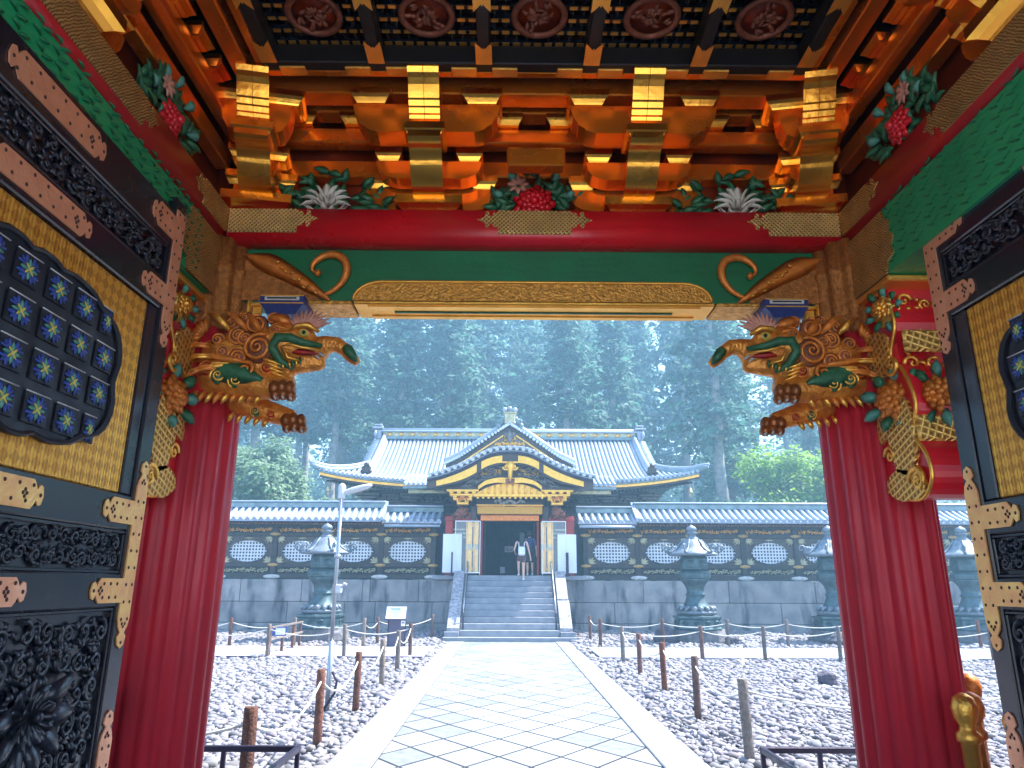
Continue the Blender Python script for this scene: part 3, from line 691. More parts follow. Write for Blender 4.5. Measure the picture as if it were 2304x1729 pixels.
# body under the eaves
MB().box((0, 35.5, 4.2), (13.4, 2.9, 4.0)).build('wall', 'dark_wood', hall)
for x in (-6.7, -4.6, -2.6, 2.6, 4.6, 6.7):
    MB().tube([(x, 34.0, 2.0), (x, 34.0, 5.6)], .16, 10).build('column', 'brown_lacquer', hall)
    for dx, z, w_ in ((0, 5.66, .5), (0, 5.80, .8), (0, 5.95, 1.1)):
        MB().box((x, 33.9, z), (w_, .4+z*.02, .10), .01).build('bracket_arm', 'grey_carving', hall)
for z, h in ((5.5, .14), (6.05, .12), (5.05, .12)): MB().box((0, 33.95, z), (13.9, .22, h), .01).build('tie_beam', 'brown_lacquer', hall)
for xa in (-5.65, -3.6, 3.6, 5.65):
    scrollwork(MB(), 1.3, .32, (xa-.65, 34.0, 5.62), (1, 0, 0), (0, 0, 1), (0, -1, 0), .2, .025, int(xa*10)).build('panel_carving', 'grey_carving', hall)
    for k in range(3): MB().box((xa, 33.86, 5.62+.15*k), (1.0-.15*k, .08, .05)).build('louver', 'grey_carving', hall)
# porch roof reaching forward in the middle
b = MB(); rows = []
for i in range(21):
    x = -4.65+9.3*i/20; rows.append([(x, 31.0+1.6*k/5, 6.02+.62*(k/5)**1.1) for k in range(6)])
b.loft(rows, closed=False).build('porch_roof', 'roof_copper', hall)
for i in range(45):
    x = -4.6+.209*i
    if 2.6 < abs(x): MB().tube([(x, 30.95+1.6*k/4, 6.055+.62*(k/4)**1.1) for k in range(5)], .066, 7).build('tile_roll', 'roof_copper', hall)
MB().box((0, 31.06, 5.93), (9.3, .1, .12), .01).build('porch_eave_board', 'roof_ridge', hall)
MB().box((0, 31.4, 5.78), (8.9, .2, .16), .01).build('porch_beam', 'ridge_gold', hall)
# pointed front gable
gv = cat([(0, 9.22), (.55, 8.86), (1.5, 8.20), (2.3, 7.66), (3.0, 7.32)], 5)
for s in (-1, 1):
    b = MB(); rows = [[(s*x, 32.9, z), (s*x, 35.5, z), (s*x, 37.3, z)] for x, z in gv]
    b.loft(rows, closed=False).build('gable_slope', 'roof_copper', hall)
    MB().tube([(s*x, 33.05, z+.14) for x, z in gv]+[(s*3.1, 33.05, 7.44)], [.13]*len(gv)+[.10], 8).build('verge_ridge', 'roof_copper', hall)
    b = MB(); up = [(s*x, z-.10) for x, z in gv]; dn = [(s*max(0, x-.02), z-.42+.10*x/3) for x, z in gv]
    b.prism(up+dn[::-1], 32.98, 33.08, lambda u, v, w_: Vector((u, w_, v))).build('barge_board', 'brown_lacquer', hall)
    up2 = [(s*x, z-.36+.06*x/3) for x, z in gv[3:-2]]; dn2 = [(u, v-.07) for u, v in up2]
    MB().prism(up2+dn2[::-1], 32.94, 33.0, lambda u, v, w_: Vector((u, w_, v))).build('barge_trim', 'gold_paint', hall)
    n = 26
    for i in range(n):
        t = i/(n-1)*(len(gv)-1); k = min(int(t), len(gv)-2); q = t-k; x = gv[k][0]*(1-q)+gv[k+1][0]*q; z = gv[k][1]*(1-q)+gv[k+1][1]*q
        MB().tube([(s*(x+.02), 32.68, z-.05), (s*(x+.02), 33.0, z-.02)], .068, 8).build('verge_tile', 'tile_end', hall)
    b = MB(); b.ell((s*.42, 32.85, 9.28), (.16, .1, .16)); b.ell((s*.52, 32.85, 9.10), (.14, .09, .14)); b.ell((s*.30, 32.84, 9.42), (.11, .08, .11)); b.spiral((s*.45, 32.76, 9.25), (s, 0, 0), (0, 0, 1), .14, 1.3, .035)
    b.build('ridge_scroll', 'roof_ridge', hall)
MB().prism([(-2.2, 7.55), (2.2, 7.55), (1.5, 8.02), (.6, 8.62), (0, 9.0), (-.6, 8.62), (-1.5, 8.02)], 33.10, 33.16, lambda u, v, w_: Vector((u, w_, v))).build('gable_board', 'grey_carving', hall)
for s in (-1, 1):
    b = scrollwork(MB(), .7, .3, (s*1.0-.35, 33.05, 7.72), (1, 0, 0), (0, 0, 1), (0, -1, 0), .2, .03, 3); b.build('gable_carving', 'red_paint', hall)
scrollwork(MB(), 1.5, .62, (-.75, 33.06, 7.75), (1, 0, 0), (0, 0, 1), (0, -1, 0), .20, .03, 8).build('gable_carving', 'gold_paint', hall)
scrollwork(MB(), .6, .36, (-.3, 33.06, 8.36), (1, 0, 0), (0, 0, 1), (0, -1, 0), .16, .025, 9).build('gable_carving', 'gold_paint', hall)
b = MB(); b.leaf((0, 32.95, 8.95), (0, 32.92, 8.25), .34, (0, -.04, 0), .2); b.ell((-.16, 32.95, 8.7), (.14, .05, .12)); b.ell((.16, 32.95, 8.7), (.14, .05, .12)); b.build('gable_pendant', 'grey_carving', hall)
b = MB(); b.box((0, 32.9, 9.42), (.50, .40, .50), .03); b.box((0, 32.9, 9.70), (.62, .5, .08), .02); b.build('ridge_end_box', 'ridge_gold', hall)
for dx in (-.24, 0, .24): MB().ell((dx, 32.75, 9.84+(.05 if dx == 0 else 0)), (.12, .16, .12), 10, 6).build('ridge_ball', 'roof_copper', hall)

# ================================================================== GILDED GATE (karahafu)
kg = thing('gilded_gate', (0, 29, 2.2), 'gilded gate with undulating gable over a dark doorway at the top of the stair', 'gate')
half = [(0, 6.97), (.4, 6.955), (.76, 6.88), (1.1, 6.73), (1.48, 6.51), (1.9, 6.30), (2.32, 6.13), (2.8, 5.97), (3.24, 5.87)]
hc = cat(half, 4); full = [(-x, z) for x, z in hc[::-1]]+hc[1:]
FY = 27.6
b = MB(); b.loft([[(x, FY, z), (x, 30, z), (x, 34, z), (x, 34, z-.08), (x, 30, z-.08), (x, FY, z-.08)] for x, z in full], sm=True).build('roof_shell', 'roof_copper', kg)
def along(poly, t):
    d = [0]
    for a, c in zip(poly, poly[1:]): d.append(d[-1]+math.hypot(c[0]-a[0], c[1]-a[1]))
    q = t*d[-1]
    for i in range(len(poly)-1):
        if q <= d[i+1] or i == len(poly)-2:
            f_ = (q-d[i])/(d[i+1]-d[i]); p = (poly[i][0]+(poly[i+1][0]-poly[i][0])*f_, poly[i][1]+(poly[i+1][1]-poly[i][1])*f_); a = math.atan2(poly[i+1][1]-poly[i][1], poly[i+1][0]-poly[i][0]); return p, a
tr = tb = None
for i in range(27):
    (px, pz), a = along(full, (i+.5)/27)
    M_ = Matrix.Translation((px, 0, pz)) @ Matrix.Rotation(-a, 4, 'Y')
    if tr is None:
        tr = MB().tube([(0, FY-.13, .06), (0, FY+.45, .08), (0, 29.5, .06)], .088, 8).build('tile_roll', 'tile_end', kg); tr.matrix_basis = M_
        tb = MB().box((.135, FY+.05, .075), (.135, .48, .10), .02).build('verge_tile', 'roof_copper', kg); tb.matrix_basis = M_
    else: instance(tr.data, 'tile_roll', M_, kg); instance(tb.data, 'verge_tile', M_, kg)
def band(y0, y1, o0, o1, nm, m_, t0=0., t1=1., smooth=True):
    """strip under the roof curve between offsets o0(x), o1(x)"""
    k = int(60*(t1-t0))+2; P_ = [along(full, t0+(t1-t0)*i/(k-1))[0] for i in range(k)]
    return MB().loft([[(x, y0, z-o0(x)), (x, y1, z-o0(x)), (x, y1, z-o1(x)), (x, y0, z-o1(x))] for x, z in P_], sm=False).build(nm, m_, kg)
band(FY-.02, FY+.10, lambda x: .075, lambda x: .15, 'verge_board', 'iron')
band(FY+.06, FY+.20, lambda x: .15, lambda x: .56+.10*math.exp(-((abs(x)-1.7)/.7)**2)-.14*(abs(x)/3.3)**2, 'barge_board', 'brown_lacquer')
for a, c in ((.055, .30), (.33, .455), (.545, .67), (.70, .945)):
    w_ = .0
    band(FY+.02, FY+.07, lambda x: .22, lambda x: .50+.06*math.exp(-((abs(x)-1.7)/.7)**2)-.12*(abs(x)/3.3)**2, 'barge_fitting', 'gold_paint', a, c)
# pendant
b = MB(); b.leaf((0, FY-.02, 6.50), (0, FY-.06, 5.72), .34, (0, -.05, 0), .25, (.9, 1., .55, .5, .05))
for s in (-1, 1): b.spiral((s*.16, FY-.05, 6.28), (s, 0, 0), (0, 0, -1), .13, 1.4, .045)
b.box((0, FY, 6.47), (.62, .08, .07), .01); b.build('pendant', 'gold_paint', kg)
# tympanum
TY = 28.15
k = 40; P_ = [along(full, .06+.88*i/(k-1))[0] for i in range(k)]
MB().prism([(x, z-.35) for x, z in P_]+[(2.5, 5.35), (-2.5, 5.35)], TY, TY+.06, lambda u, v, w_: Vector((u, w_, v))).build('tympanum', 'brown_lacquer', kg)
for s in (-1, 1):
    b = MB(); r_ = random.Random(4)
    for i in range(16):
        x = .22+1.55*r_.random(); zc = 6.42-.40*x+r_.uniform(-.22, .08); a = r_.uniform(-.8, .3)
        b.leaf((s*x, TY-.05, zc), (s*(x+.38*math.cos(a)), TY-.09, zc+.38*math.sin(a)), .12, (0, -.04, .04), .3)
        if i % 2: b.spiral((s*x, TY-.08, zc), (s, 0, 0), (0, 0, 1), .11, 1.2, .03, a0=r_.uniform(0, 6))
    b.build('tympanum_carving', 'grey_carving' if s else '', kg); g_ = scrollwork(MB(), 1.3, .30, (s*.95-.65, TY-.02, 6.02), (1, 0, 0), (0, 0, 1), (0, -1, 0), .19, .022, 31+s); g_.build('tympanum_scroll', 'gold_paint', kg)
    # gilded rainbow arch pieces
    ac = cat([(.06, 5.78), (.5, 5.80), (.95, 5.70), (1.25, 5.50)], 5)
    MB().prism([(s*x, z+.12*(1-.3*x)) for x, z in ac]+[(s*x, z-.10*(1-.3*x)) for x, z in ac[::-1]], 27.86, 27.99, lambda u, v, w_: Vector((u, w_, v))).build('rainbow_beam', 'gold_paint', kg)
    MB().box((s*1.9, 28.2, 5.50), (1.5, .3, .16), .02).build('side_beam', 'brown_lacquer', kg)
MB().box((0, 27.9, 5.78), (.36, .16, .18), .02).build('beam_block', 'rust_carving', kg)
# ribbed golden vault
vault = cat([(-1.35, 5.30), (-.95, 5.52), (-.5, 5.66), (0, 5.70), (.5, 5.66), (.95, 5.52), (1.35, 5.30)], 4)
MB().prism(vault+[(1.35, 5.24), (-1.35, 5.24)], 28.04, 28.10, lambda u, v, w_: Vector((u, w_, v))).build('vault_board', 'gold_paint', kg)
for i in range(10):
    x = -1.08+.24*i; zt = np.interp(x, [p[0] for p in vault], [p[1] for p in vault])
    MB().tube([(x, 28.03, 5.26), (x, 27.99, 5.26+(zt-5.26)*.5), (x, 28.03, zt-.02)], .034, 6).build('vault_rib', 'gold_paint', kg)
MB().box((0, 28.02, 5.22), (2.8, .22, .10), .01).build('cornice', 'gold_paint', kg)
for i in range(13): MB().box((-1.26+.21*i, 27.98, 5.13), (.09, .12, .07), .01).build('dentil', 'gold_paint', kg)
# bracket clusters
for s in (-1, 1):
    for z, w_, d in ((4.93, .46, .3), (5.09, .74, .42), (5.25, 1.02, .54), (5.41, 1.26, .66)):
        MB().box((s*1.86, 28.28, z), (w_, d, .085), .012).build('bracket_arm', 'gold_paint', kg)
        nb = max(2, round(w_/.28))
        if z < 5.4:
            for i in range(nb):
                xx = s*1.86-w_/2+.07+(w_-.14)*i/(nb-1); b = MB(); b.loft([[(xx-q, 28.26-d/2-q*.3, zz_), (xx+q, 28.26-d/2-q*.3, zz_), (xx+q, 28.28+q, zz_), (xx-q, 28.28+q, zz_)] for q, zz_ in ((.05, z+.042), (.078, z+.075), (.078, z+.115))], sm=False); b.build('bearing_block', 'gold_paint', kg)
    b = MB(); b.spiral((s*1.85, 27.98, 5.10), (s, 0, 0), (0, 0, 1), .10, 1.2, .03); b.leaf((s*1.7, 28.05, 4.98), (s*1.7, 27.9, 5.18), .1); b.leaf((s*2.0, 28.05, 4.98), (s*2.0, 27.9, 5.18), .1); b.build('bracket_nose', 'orange_paint', kg)
    # carved heads beside the lintel
    b = MB(); r_ = random.Random(9)
    for i in range(20):
        p = Vector((s*(1.92+r_.uniform(-.34, .34)), 28.72, 4.62+r_.uniform(-.24, .24))); a = r_.uniform(0, 6.28)
        b.leaf(p, p+Vector((.22*math.cos(a), -.08, .22*math.sin(a))), .10, (0, -.03, 0), .3)
    b.ell((s*1.9, 28.72, 4.65), (.26, .16, .2)); b.ell((s*2.1, 28.66, 4.55), (.14, .16, .12)); b.spiral((s*1.75, 28.58, 4.72), (1, 0, 0), (0, 0, 1), .1, 1.3, .03); b.build('carved_head', 'rust_carving', kg)
    cl_ = MB().box((s*1.44, 28.9, 3.55), (.24, .26, 2.7), .02).build('column', 'brown_lacquer', kg)
    for z_ in (4.15, 3.2, 2.45): MB().box((s*1.44, 28.9, z_), (.252, .272, .16), .012).build('column_band', 'gold_paint', cl_)
    MB().box((s*2.42, 28.95, 3.35), (.30, .26, 2.3), .02).build('column', 'red_paint', kg)
    MB().box((s*1.93, 29.1, 3.3), (.85, .05, 2.2)).build('side_panel', 'brown_lacquer', kg)
    for k_ in range(3): MB().box((s*2.02, 29.05, 3.98-.15*k_), (.55, .06, .07), .008).build('panel_rail', 'ridge_gold', kg)
    MB().box((s*1.93, 28.9, 4.36), (1.3, .24, .12), .012).build('side_lintel', 'red_paint', kg)
    # opened golden door leaves
    for x, w_ in ((1.60, .24), (1.33, .20)):
        d = MB().box((s*x, 28.60, 3.27), (w_, .06, 1.95), .01).build('door_leaf', 'gold_paint', kg)
        MB().box((s*x, 28.565, 3.27), (w_+.012, .03, .22), .008).build('door_band', 'ridge_gold', d)
        MB().tube([(s*(x+w_*.3), 28.56, 2.32), (s*(x+w_*.3), 28.56, 4.22)], .022, 6).build('door_moulding', 'gold_paint', d)
    MB().box((s*1.12, 28.9, 3.25), (.08, .10, 2.06), .01).build('door_jamb', 'red_paint', kg)
    MB().box((s*1.0, 29.5, 3.25), (.04, .9, 2.06), .01).build('inner_leaf', 'dark_wood', kg)
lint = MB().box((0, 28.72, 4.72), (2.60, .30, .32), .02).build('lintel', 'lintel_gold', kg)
MB().box((0, 28.66, 4.90), (2.66, .40, .05), .01).build('lintel_cap', 'gold_bright', kg)
MB().box((0, 28.60, 4.90), (.46, .12, .10), .03).build('lintel_boss', 'brown_lacquer', kg)
MB().box((0, 28.9, 4.42), (2.34, .28, .22), .01).build('lower_lintel', 'orange_paint', kg)
MB().box((0, 28.82, 5.05), (2.7, .06, .22)).build('transom_board', 'brown_lacquer', kg)
b = MB(); r_ = random.Random(2)
P_ = [(-.62+1.24*i/13, 28.70, 5.05+.07*math.sin(i*1.25)) for i in range(14)]; b.tube(P_, [.03+.03*math.sin(math.pi*i/13) for i in range(14)], 6)
for i in range(22):
    p = Vector(P_[r_.randrange(13)]); a = r_.uniform(0, 6.28); b.leaf(p, p+Vector((.15*math.cos(a), -.03, .10*math.sin(a))), .07, (0, -.02, 0), .3)
b.build('dragon_carving', 'ivory_carving', kg)
# dark interior
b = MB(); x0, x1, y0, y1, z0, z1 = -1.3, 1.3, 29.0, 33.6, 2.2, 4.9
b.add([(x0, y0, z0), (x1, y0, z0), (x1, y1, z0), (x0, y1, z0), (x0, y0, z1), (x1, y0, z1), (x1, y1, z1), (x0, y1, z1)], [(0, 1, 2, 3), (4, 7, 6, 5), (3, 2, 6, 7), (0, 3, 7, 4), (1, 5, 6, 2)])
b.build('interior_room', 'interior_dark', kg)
MB().box((0, 29.4, 2.12), (6.0, 1.4, .16), .01).build('threshold', 'stair_stone', kg)
for x in (-.02,): MB().box((x, 31.0, 3.3), (.03, .04, 2.0)).build('screen_post', 'dark_wood', kg)
for nm, x, y, z, w_, h in (('pale notice hanging in the dark doorway', -.02, 30.4, 3.28, .36, .24), ('small pale box on the floor inside the doorway', -.28, 30.2, 2.42, .20, .22)):
    t = thing('notice_board' if z > 3 else 'offering_box', (x, y, z-h/2), nm, 'notice' if z > 3 else 'box'); MB().box((x, y, z), (w_, .04 if z > 3 else .2, h), .01).build('board' if z > 3 else 'box', 'interior_sign', t)
    if z > 3: MB().box((x, y+.02, 2.7), (.03, .03, .95)).build('stand', 'iron', t); MB().box((x, y-.022, z), (w_*.8, .004, h*.7)).build('print', 'grey_carving', t)
    else: MB().box((x, y, z+h/2+.012), (w_*1.06, .22, .03), .006).build('lid', 'interior_sign', t)
# ---- boards and clear screens either side of the doorway
for s in (-1, 1):
    sd_ = 'left' if s < 0 else 'right'
    t = thing('white_board', (s*2.27, 28.7, 2.2), 'blank white upright board on the %s of the golden doorway' % sd_, 'board', 'white boards by the doorway')
    MB().box((s*2.26, 28.68, 3.04), (.74, .03, 1.48), .005).build('panel', 'board_white', t)
    for dx in (-.39, .39): MB().box((s*2.26+dx, 28.68, 3.02), (.035, .045, 1.6), .005).build('frame', 'iron', t)
    for dx in (-.3, .3): MB().box((s*2.26+dx, 28.68, 2.24), (.05, .3, .03), .005).build('foot', 'iron', t)
    t = thing('clear_screen', (s*1.65, 28.42, 2.2), 'clear acrylic screen in a thin white frame before the golden door on the %s' % sd_, 'screen', 'clear screens by the doorway')
    x0, x1 = (-2.13, -1.16) if s < 0 else (1.27, 2.20)
    for c_, d in (((x0, 28.42, 3.25), (.03, .03, 2.05)), ((x1, 28.42, 3.25), (.03, .03, 2.05)), (((x0+x1)/2, 28.42, 4.26), (x1-x0+.03, .032, .035)), (((x0+x1)/2, 28.42, 2.30), (x1-x0+.03, .032, .05))):
        MB().box(c_, d, .004).build('frame', 'frame_white', t)
    MB().box(((x0+x1)/2, 28.42, 3.28), (x1-x0, .006, 1.98)).build('pane', 'clear_acrylic', t)
    t = thing('signal_post', (s*2.30, 28.35, 2.2), 'short dark slotted post standing in front of the %s white board' % sd_, 'post', 'dark posts by the boards')
    MB().box((s*2.24, 28.40, 2.62), (.11 if s > 0 else .06, .08, .9), .01).build('post', 'iron', t)
    MB().box((s*2.24, 28.40, 2.2), (.2, .2, .03), .006).build('base', 'iron', t)
# ================================================================== BRONZE LANTERNS
def make_lantern(label):
    t = thing('bronze_lantern', (0, 0, 0), label, 'lantern', 'bronze lanterns in front of the stone wall'); H6 = 6
    rr = random.Random(8); b = MB()
    rows = []
    for z, r in ((-.1, .98), (.1, 1.0), (.3, .95), (.42, .88)): rows.append([((r+rr.uniform(-.07, .07))*math.cos(a)*1.0, (r*.9+rr.uniform(-.07, .07))*math.sin(a), z+rr.uniform(-.03, .03)) for a in (2*math.pi*j/12 for j in range(12))])
    b.loft(rows, sm=False).build('pedestal', 'pedestal_stone', t, True)
    MB().lathe([(.80, .40), (.84, .46), (.80, .52), (.78, .74), (.84, .80), (.84, .86), (.62, .90)], 6, sm=False).build('plinth', 'bronze', t, True)
    for j in range(6):
        a = 2*math.pi*j/6; b = MB(); c = Vector((.72*math.cos(a), .72*math.sin(a), .63)); u = Vector((-math.sin(a), math.cos(a), 0)); v = Vector((0, 0, 1))
        for s in (-1, 1): MB().spiral(c+u*s*.18, u*s, v, .10, 1.2, .022, n=4, seg=8).build('plinth_carving', 'bronze', t, True)
    MB().lathe([(.62, .90), (.68, .96), (.68, 1.0), (.56, 1.06), (.50, 1.13)], 12).build('step_ring', 'bronze_pale', t, True)
    b = MB()
    for j in range(16):
        a = 2*math.pi*j/16; d = Vector((math.cos(a), math.sin(a), 0)); b.leaf(d*.48+Vector((0, 0, 1.16)), d*.68+Vector((0, 0, 1.03)), .22, d*.02+Vector((0, 0, .04)), .25, (.5, .95, 1, .8, .2))
    b.build('lotus_ring', 'bronze_pale', t, True)
    MB().lathe([(.50, 1.10), (.44, 1.18), (.36, 1.32), (.31, 1.46), (.30, 1.50), (.34, 1.53), (.34, 1.57), (.29, 1.60), (.29, 1.70), (.33, 1.84), (.42, 1.96), (.48, 2.02), (.50, 2.08)], 16).build('stem', 'bronze', t, True)
    MB().lathe([(.46, 2.06), (.54, 2.10), (.56, 2.18), (.56, 2.26), (.50, 2.32), (.44, 2.35)], 12, sm=False).build('platform', 'bronze', t, True)
    fb = MB().lathe([(.42, 2.34), (.48, 2.40), (.50, 2.55), (.48, 2.74), (.42, 2.84)], 6, sm=False).build('fire_box', 'bronze', t, True)
    for j in range(6):
        a = 2*math.pi*(j+1)/6; c = Vector((.435*math.cos(a), .435*math.sin(a), 2.57)); u = Vector((-math.sin(a), math.cos(a), 0))
        b = MB(); b.spiral(c, u, (0, 0, 1), .14, 1.3, .022, n=4, seg=8); b.leaf(c-u*.18, c+u*.18+Vector((0, 0, .1)), .08); b.leaf(c-u*.15+Vector((0, 0, -.12)), c+u*.15+Vector((0, 0, -.12)), .06); b.build('fire_box_carving', 'bronze', fb, True)
    roof = MB().lathe([(.60, 2.84), (.86, 2.86), (.84, 2.92), (.62, 3.02), (.48, 3.14), (.40, 3.28), (.30, 3.38), (.20, 3.44)], 12, sm=True, lob=lambda a, i: 1+(.09*math.cos(6*a) if i < 4 else .03*math.cos(6*a))).build('roof', 'bronze_pale', t, True)
    for j in range(6):
        a = 2*math.pi*j/6; d = Vector((math.cos(a), math.sin(a), 0)); z = Vector((0, 0, 1))
        MB().tube([d*.30+z*3.40, d*.44+z*3.25, d*.52+z*3.12, d*.70+z*2.98, d*.90+z*2.93], [.03, .035, .035, .04, .04], 5).build('roof_rib', 'bronze_pale', roof, True)
        b = MB(); b.spiral(d*1.0+z*3.10, d, z, .16, -1.3, .042, n=5, seg=10, a0=-1.9, stem=d*.84+z*2.93); b.spiral(d*.86+z*3.12, -d, z, .08, 1.2, .030, n=5, seg=9, a0=-1.2); b.build('roof_curl', 'bronze_pale', roof, True)
    MB().lathe([(.22, 3.40), (.22, 3.46), (.15, 3.50), (.14, 3.55), (.20, 3.60), (.22, 3.64), (.12, 3.66), (.17, 3.70), (.19, 3.76), (.15, 3.83), (.06, 3.88), (.01, 3.92)], 14).build('jewel', 'bronze_pale', t, True)
    return t
l0 = make_lantern('tall bronze lantern left of the stair, partly behind the lamp pole'); l0.location = (-6.42, 25.4, 0); l0.rotation_euler = (0, 0, .0)
for x, lb in ((6.38, 'tall bronze lantern with curled roof tips right of the stair, in full view'), (11.2, 'bronze lantern mostly hidden behind the right red pillar'), (15.9, 'bronze lantern seen between the right red pillar and the open door')):
    l = clone(l0); l.location = (x, 25.4, 0); l['label'] = lb

# ================================================================== ROPE POSTS AND ROPES
def post(x, y, label, h=.84, r=.052, grey=False, lean=0.):
    b = MB(); rr = random.Random(int(x*100+y*10)); k = 8
    rows = [[((r*(1+rr.uniform(-.06, .06)))*math.cos(a)+lean*z, (r*(1+rr.uniform(-.06, .06)))*math.sin(a), z) for a in (2*math.pi*j/k for j in range(k))] for z in (-.25, .2, .45, .7, h-.012)]
    rows.append([(r*.86*math.cos(2*math.pi*j/k)+lean*h, r*.86*math.sin(2*math.pi*j/k), h) for j in range(k)])
    b.loft(rows); o = b.build('rope_post', 'post_grey' if grey else 'post_wood'); o.location = (x, y, 0)
    return tag(o, label, 'post', 'wooden rope posts round the courtyard')
def rope(p, q, label, sag=.16, z=.72):
    P_ = []
    for i in range(13):
        t = i/12; P_.append((p[0]*(1-t)+q[0]*t, p[1]*(1-t)+q[1]*t, z-.01-sag*4*t*(1-t)))
    o = MB().tube(P_, .0125, 6).build('rope', 'rope'); return tag(o, label, 'rope', 'ropes strung between the wooden posts')
rows_ = [('left path edge from the front', [(-2.30, 6.6), (-2.40, 9.42), (-2.42, 11.78), (-2.48, 14.5), (-2.58, 17.17), (-2.70, 20.3)], .25),
         ('right path edge from the front', [(2.56, 8.63), (2.68, 11.28), (2.76, 13.9), (2.78, 16.46), (2.83, 19.06)], .2),
         ('near side of the left plank walk', [(-4.34, 19.7), (-6.31, 19.64), (-8.4, 19.64), (-10.5, 19.64)], .16),
         ('near side of the right slab walk', [(4.95, 19.5), (6.57, 19.5), (8.52, 19.5), (10.5, 19.5), (12.5, 19.5)], .12),
         ('far side of the left plank walk', [(-2.7, 26.1), (-4.2, 23.9), (-4.52, 23.2), (-6.73, 23.5), (-8.61, 23.2), (-10.6, 23.2)], .18),
         ('far side of the right slab walk', [(2.75, 25.6), (2.80, 23.3), (4.77, 23.4), (6.83, 23.5), (8.67, 23.4), (10.7, 23.4), (12.7, 23.4), (14.7, 23.4)], .12)]
for ri, (where, P_, sag) in enumerate(rows_):
    for i, (x, y) in enumerate(P_): post(x, y, '%s wooden rope post along the %s' % (ordinal(i), where), .84, .053 if i or ri > 1 else .060, grey=((i*7+ri*3) % 5 in (1, 3)), lean=rng.uniform(-.02, .02))
    for i in range(len(P_)-1): rope(P_[i], P_[i+1], 'white rope after the %s post along the %s' % (ordinal(i), where), sag)
rope((-2.70, 20.3), (-4.34, 19.7), 'white rope from the path corner to the first post of the left plank walk', .14)
rope((2.83, 19.06), (4.95, 19.5), 'white rope from the path corner to the first post of the right slab walk', .12)
post(6.2, 9.0, 'rope post hidden low behind the right red pillar'); rope((2.56, 8.63), (6.2, 9.0), 'white rope running right from the nearest right post to the red pillar', .22)
rope((-2.30, 6.6), (-5.2, 6.9), 'white rope running left from the nearest left post to the red pillar', .2)

# ================================================================== LAMP, SIGNS, RAILS, ROCKS
lp = thing('lamp_post', (-2.86, 11.8, 0), 'slim grey steel lamp post with a long lamp head standing in the left gravel', 'lamp post')
MB().tube([(-2.86, 11.8, -.1), (-2.86, 11.8, 1.0)], .040, 12).build('pole_base', 'steel', lp)
MB().tube([(-2.86, 11.8, .98), (-2.86, 11.8, 3.40)], .031, 12).build('pole', 'steel', lp)
MB().lathe([(.055, 3.2), (.06, 3.22), (.06, 3.42), (.02, 3.46)], 12, (-2.86, 11.8, 0)).build('pole_cap', 'grey_plastic', lp)
b = MB(); rows = []
for t, w_, h_ in ((0, .035, .03), (.06, .05, .045), (.16, .075, .055), (.32, .085, .05), (.42, .07, .04), (.47, .02, .02)):
    rows.append([(-2.84+t, 11.8+w_*math.cos(a), 3.30+t*.28+h_*math.sin(a)) for a in (2*math.pi*j/12 for j in range(12))])
b.loft(rows).build('lamp_head', 'grey_plastic', lp)
MB().lathe([(.05, 0), (.055, .03), (.05, .06)], 10, (-2.86, 11.8, 2.25)).build('clamp', 'steel', lp)
b = MB(); b.box((-2.79, 11.74, 1.78), (.10, .08, .14), .015); b.tube([(-2.75, 11.72, 1.8), (-2.70, 11.70, 1.86), (-2.66, 11.70, 1.84)], .02, 6); b.build('junction_box', 'grey_plastic', lp)
b = MB(); b.tube([(-2.80, 11.74, .55), (-2.72, 11.72, .42), (-2.74, 11.7, .25), (-2.84, 11.7, .1), (-2.9, 11.68, .0)], .022, 6); b.tube([(-2.92, 11.74, .60), (-2.98, 11.72, .35), (-2.94, 11.7, .1), (-2.98, 11.6, .0)], .02, 6); b.build('cable', 'iron', lp)
sg = thing('info_sign', (-3.5, 22.9, 0), 'low slanted information board with pale blue face beside the left plank walk', 'sign')
M_ = Matrix.Rotation(R(-28), 4, 'X')
MB().box((-3.49, 22.85, 1.0), (.66, .46, .035), .006, Matrix.Rotation(R(58), 4, 'X')).build('board', 'sign_leg', sg)
MB().box((-3.49, 22.825, 1.015), (.60, .40, .01), 0, Matrix.Rotation(R(58), 4, 'X')).build('face', 'sign_face', sg)
b = MB(); rr = random.Random(6)
Rm = Matrix.Rotation(R(58), 4, 'X')
for i in range(9):
    c_ = Rm @ Vector((0, -.15+.037*i, .007)); wd_ = rr.uniform(.2, .42) if i != 4 else .5
    b.box((-3.49-.02+rr.uniform(-.03, .03), 22.825+c_.y, 1.015+c_.z), (wd_, .012 if i < 7 else .03, .003), 0, Rm)
b.build('text_lines', 'sign_ink', sg)
MB().box((-3.47, 22.98, .45), (.54, .03, .86), .006).build('back_panel', 'sign_leg', sg)
for dx in (-.26, .26): MB().box((-3.47+dx, 22.98, .42), (.04, .05, .96), .006).build('leg', 'iron', sg)
nb = thing('notice_card', (-3.28, 22.94, .6), 'small white card fixed under the slanted information board', 'notice'); MB().box((-3.28, 22.955, .70), (.13, .012, .16), .003).build('card', 'board_white', nb); MB().box((-3.28, 22.947, .72), (.08, .004, .05)).build('print', 'sign_ink', nb)
br = thing('timber_barrier', (-6.35, 21.7, 0), 'low timber barrier across the left plank walk with a small blue sign', 'barrier')
for i, y in enumerate((20.1, 21.3, 22.4, 23.2)):
    MB().box((-6.42-.02*i, y, .36), (.07, .07, .78), .006).build('upright', 'post_wood', br); MB().box((-6.2, y, -.0), (.85, .10, .08), .01).build('foot', 'post_wood', br)
for z in (.42, .72): MB().box((-6.42, 21.65, z), (.05, 3.2, .055), .006).build('bar', 'post_grey', br)
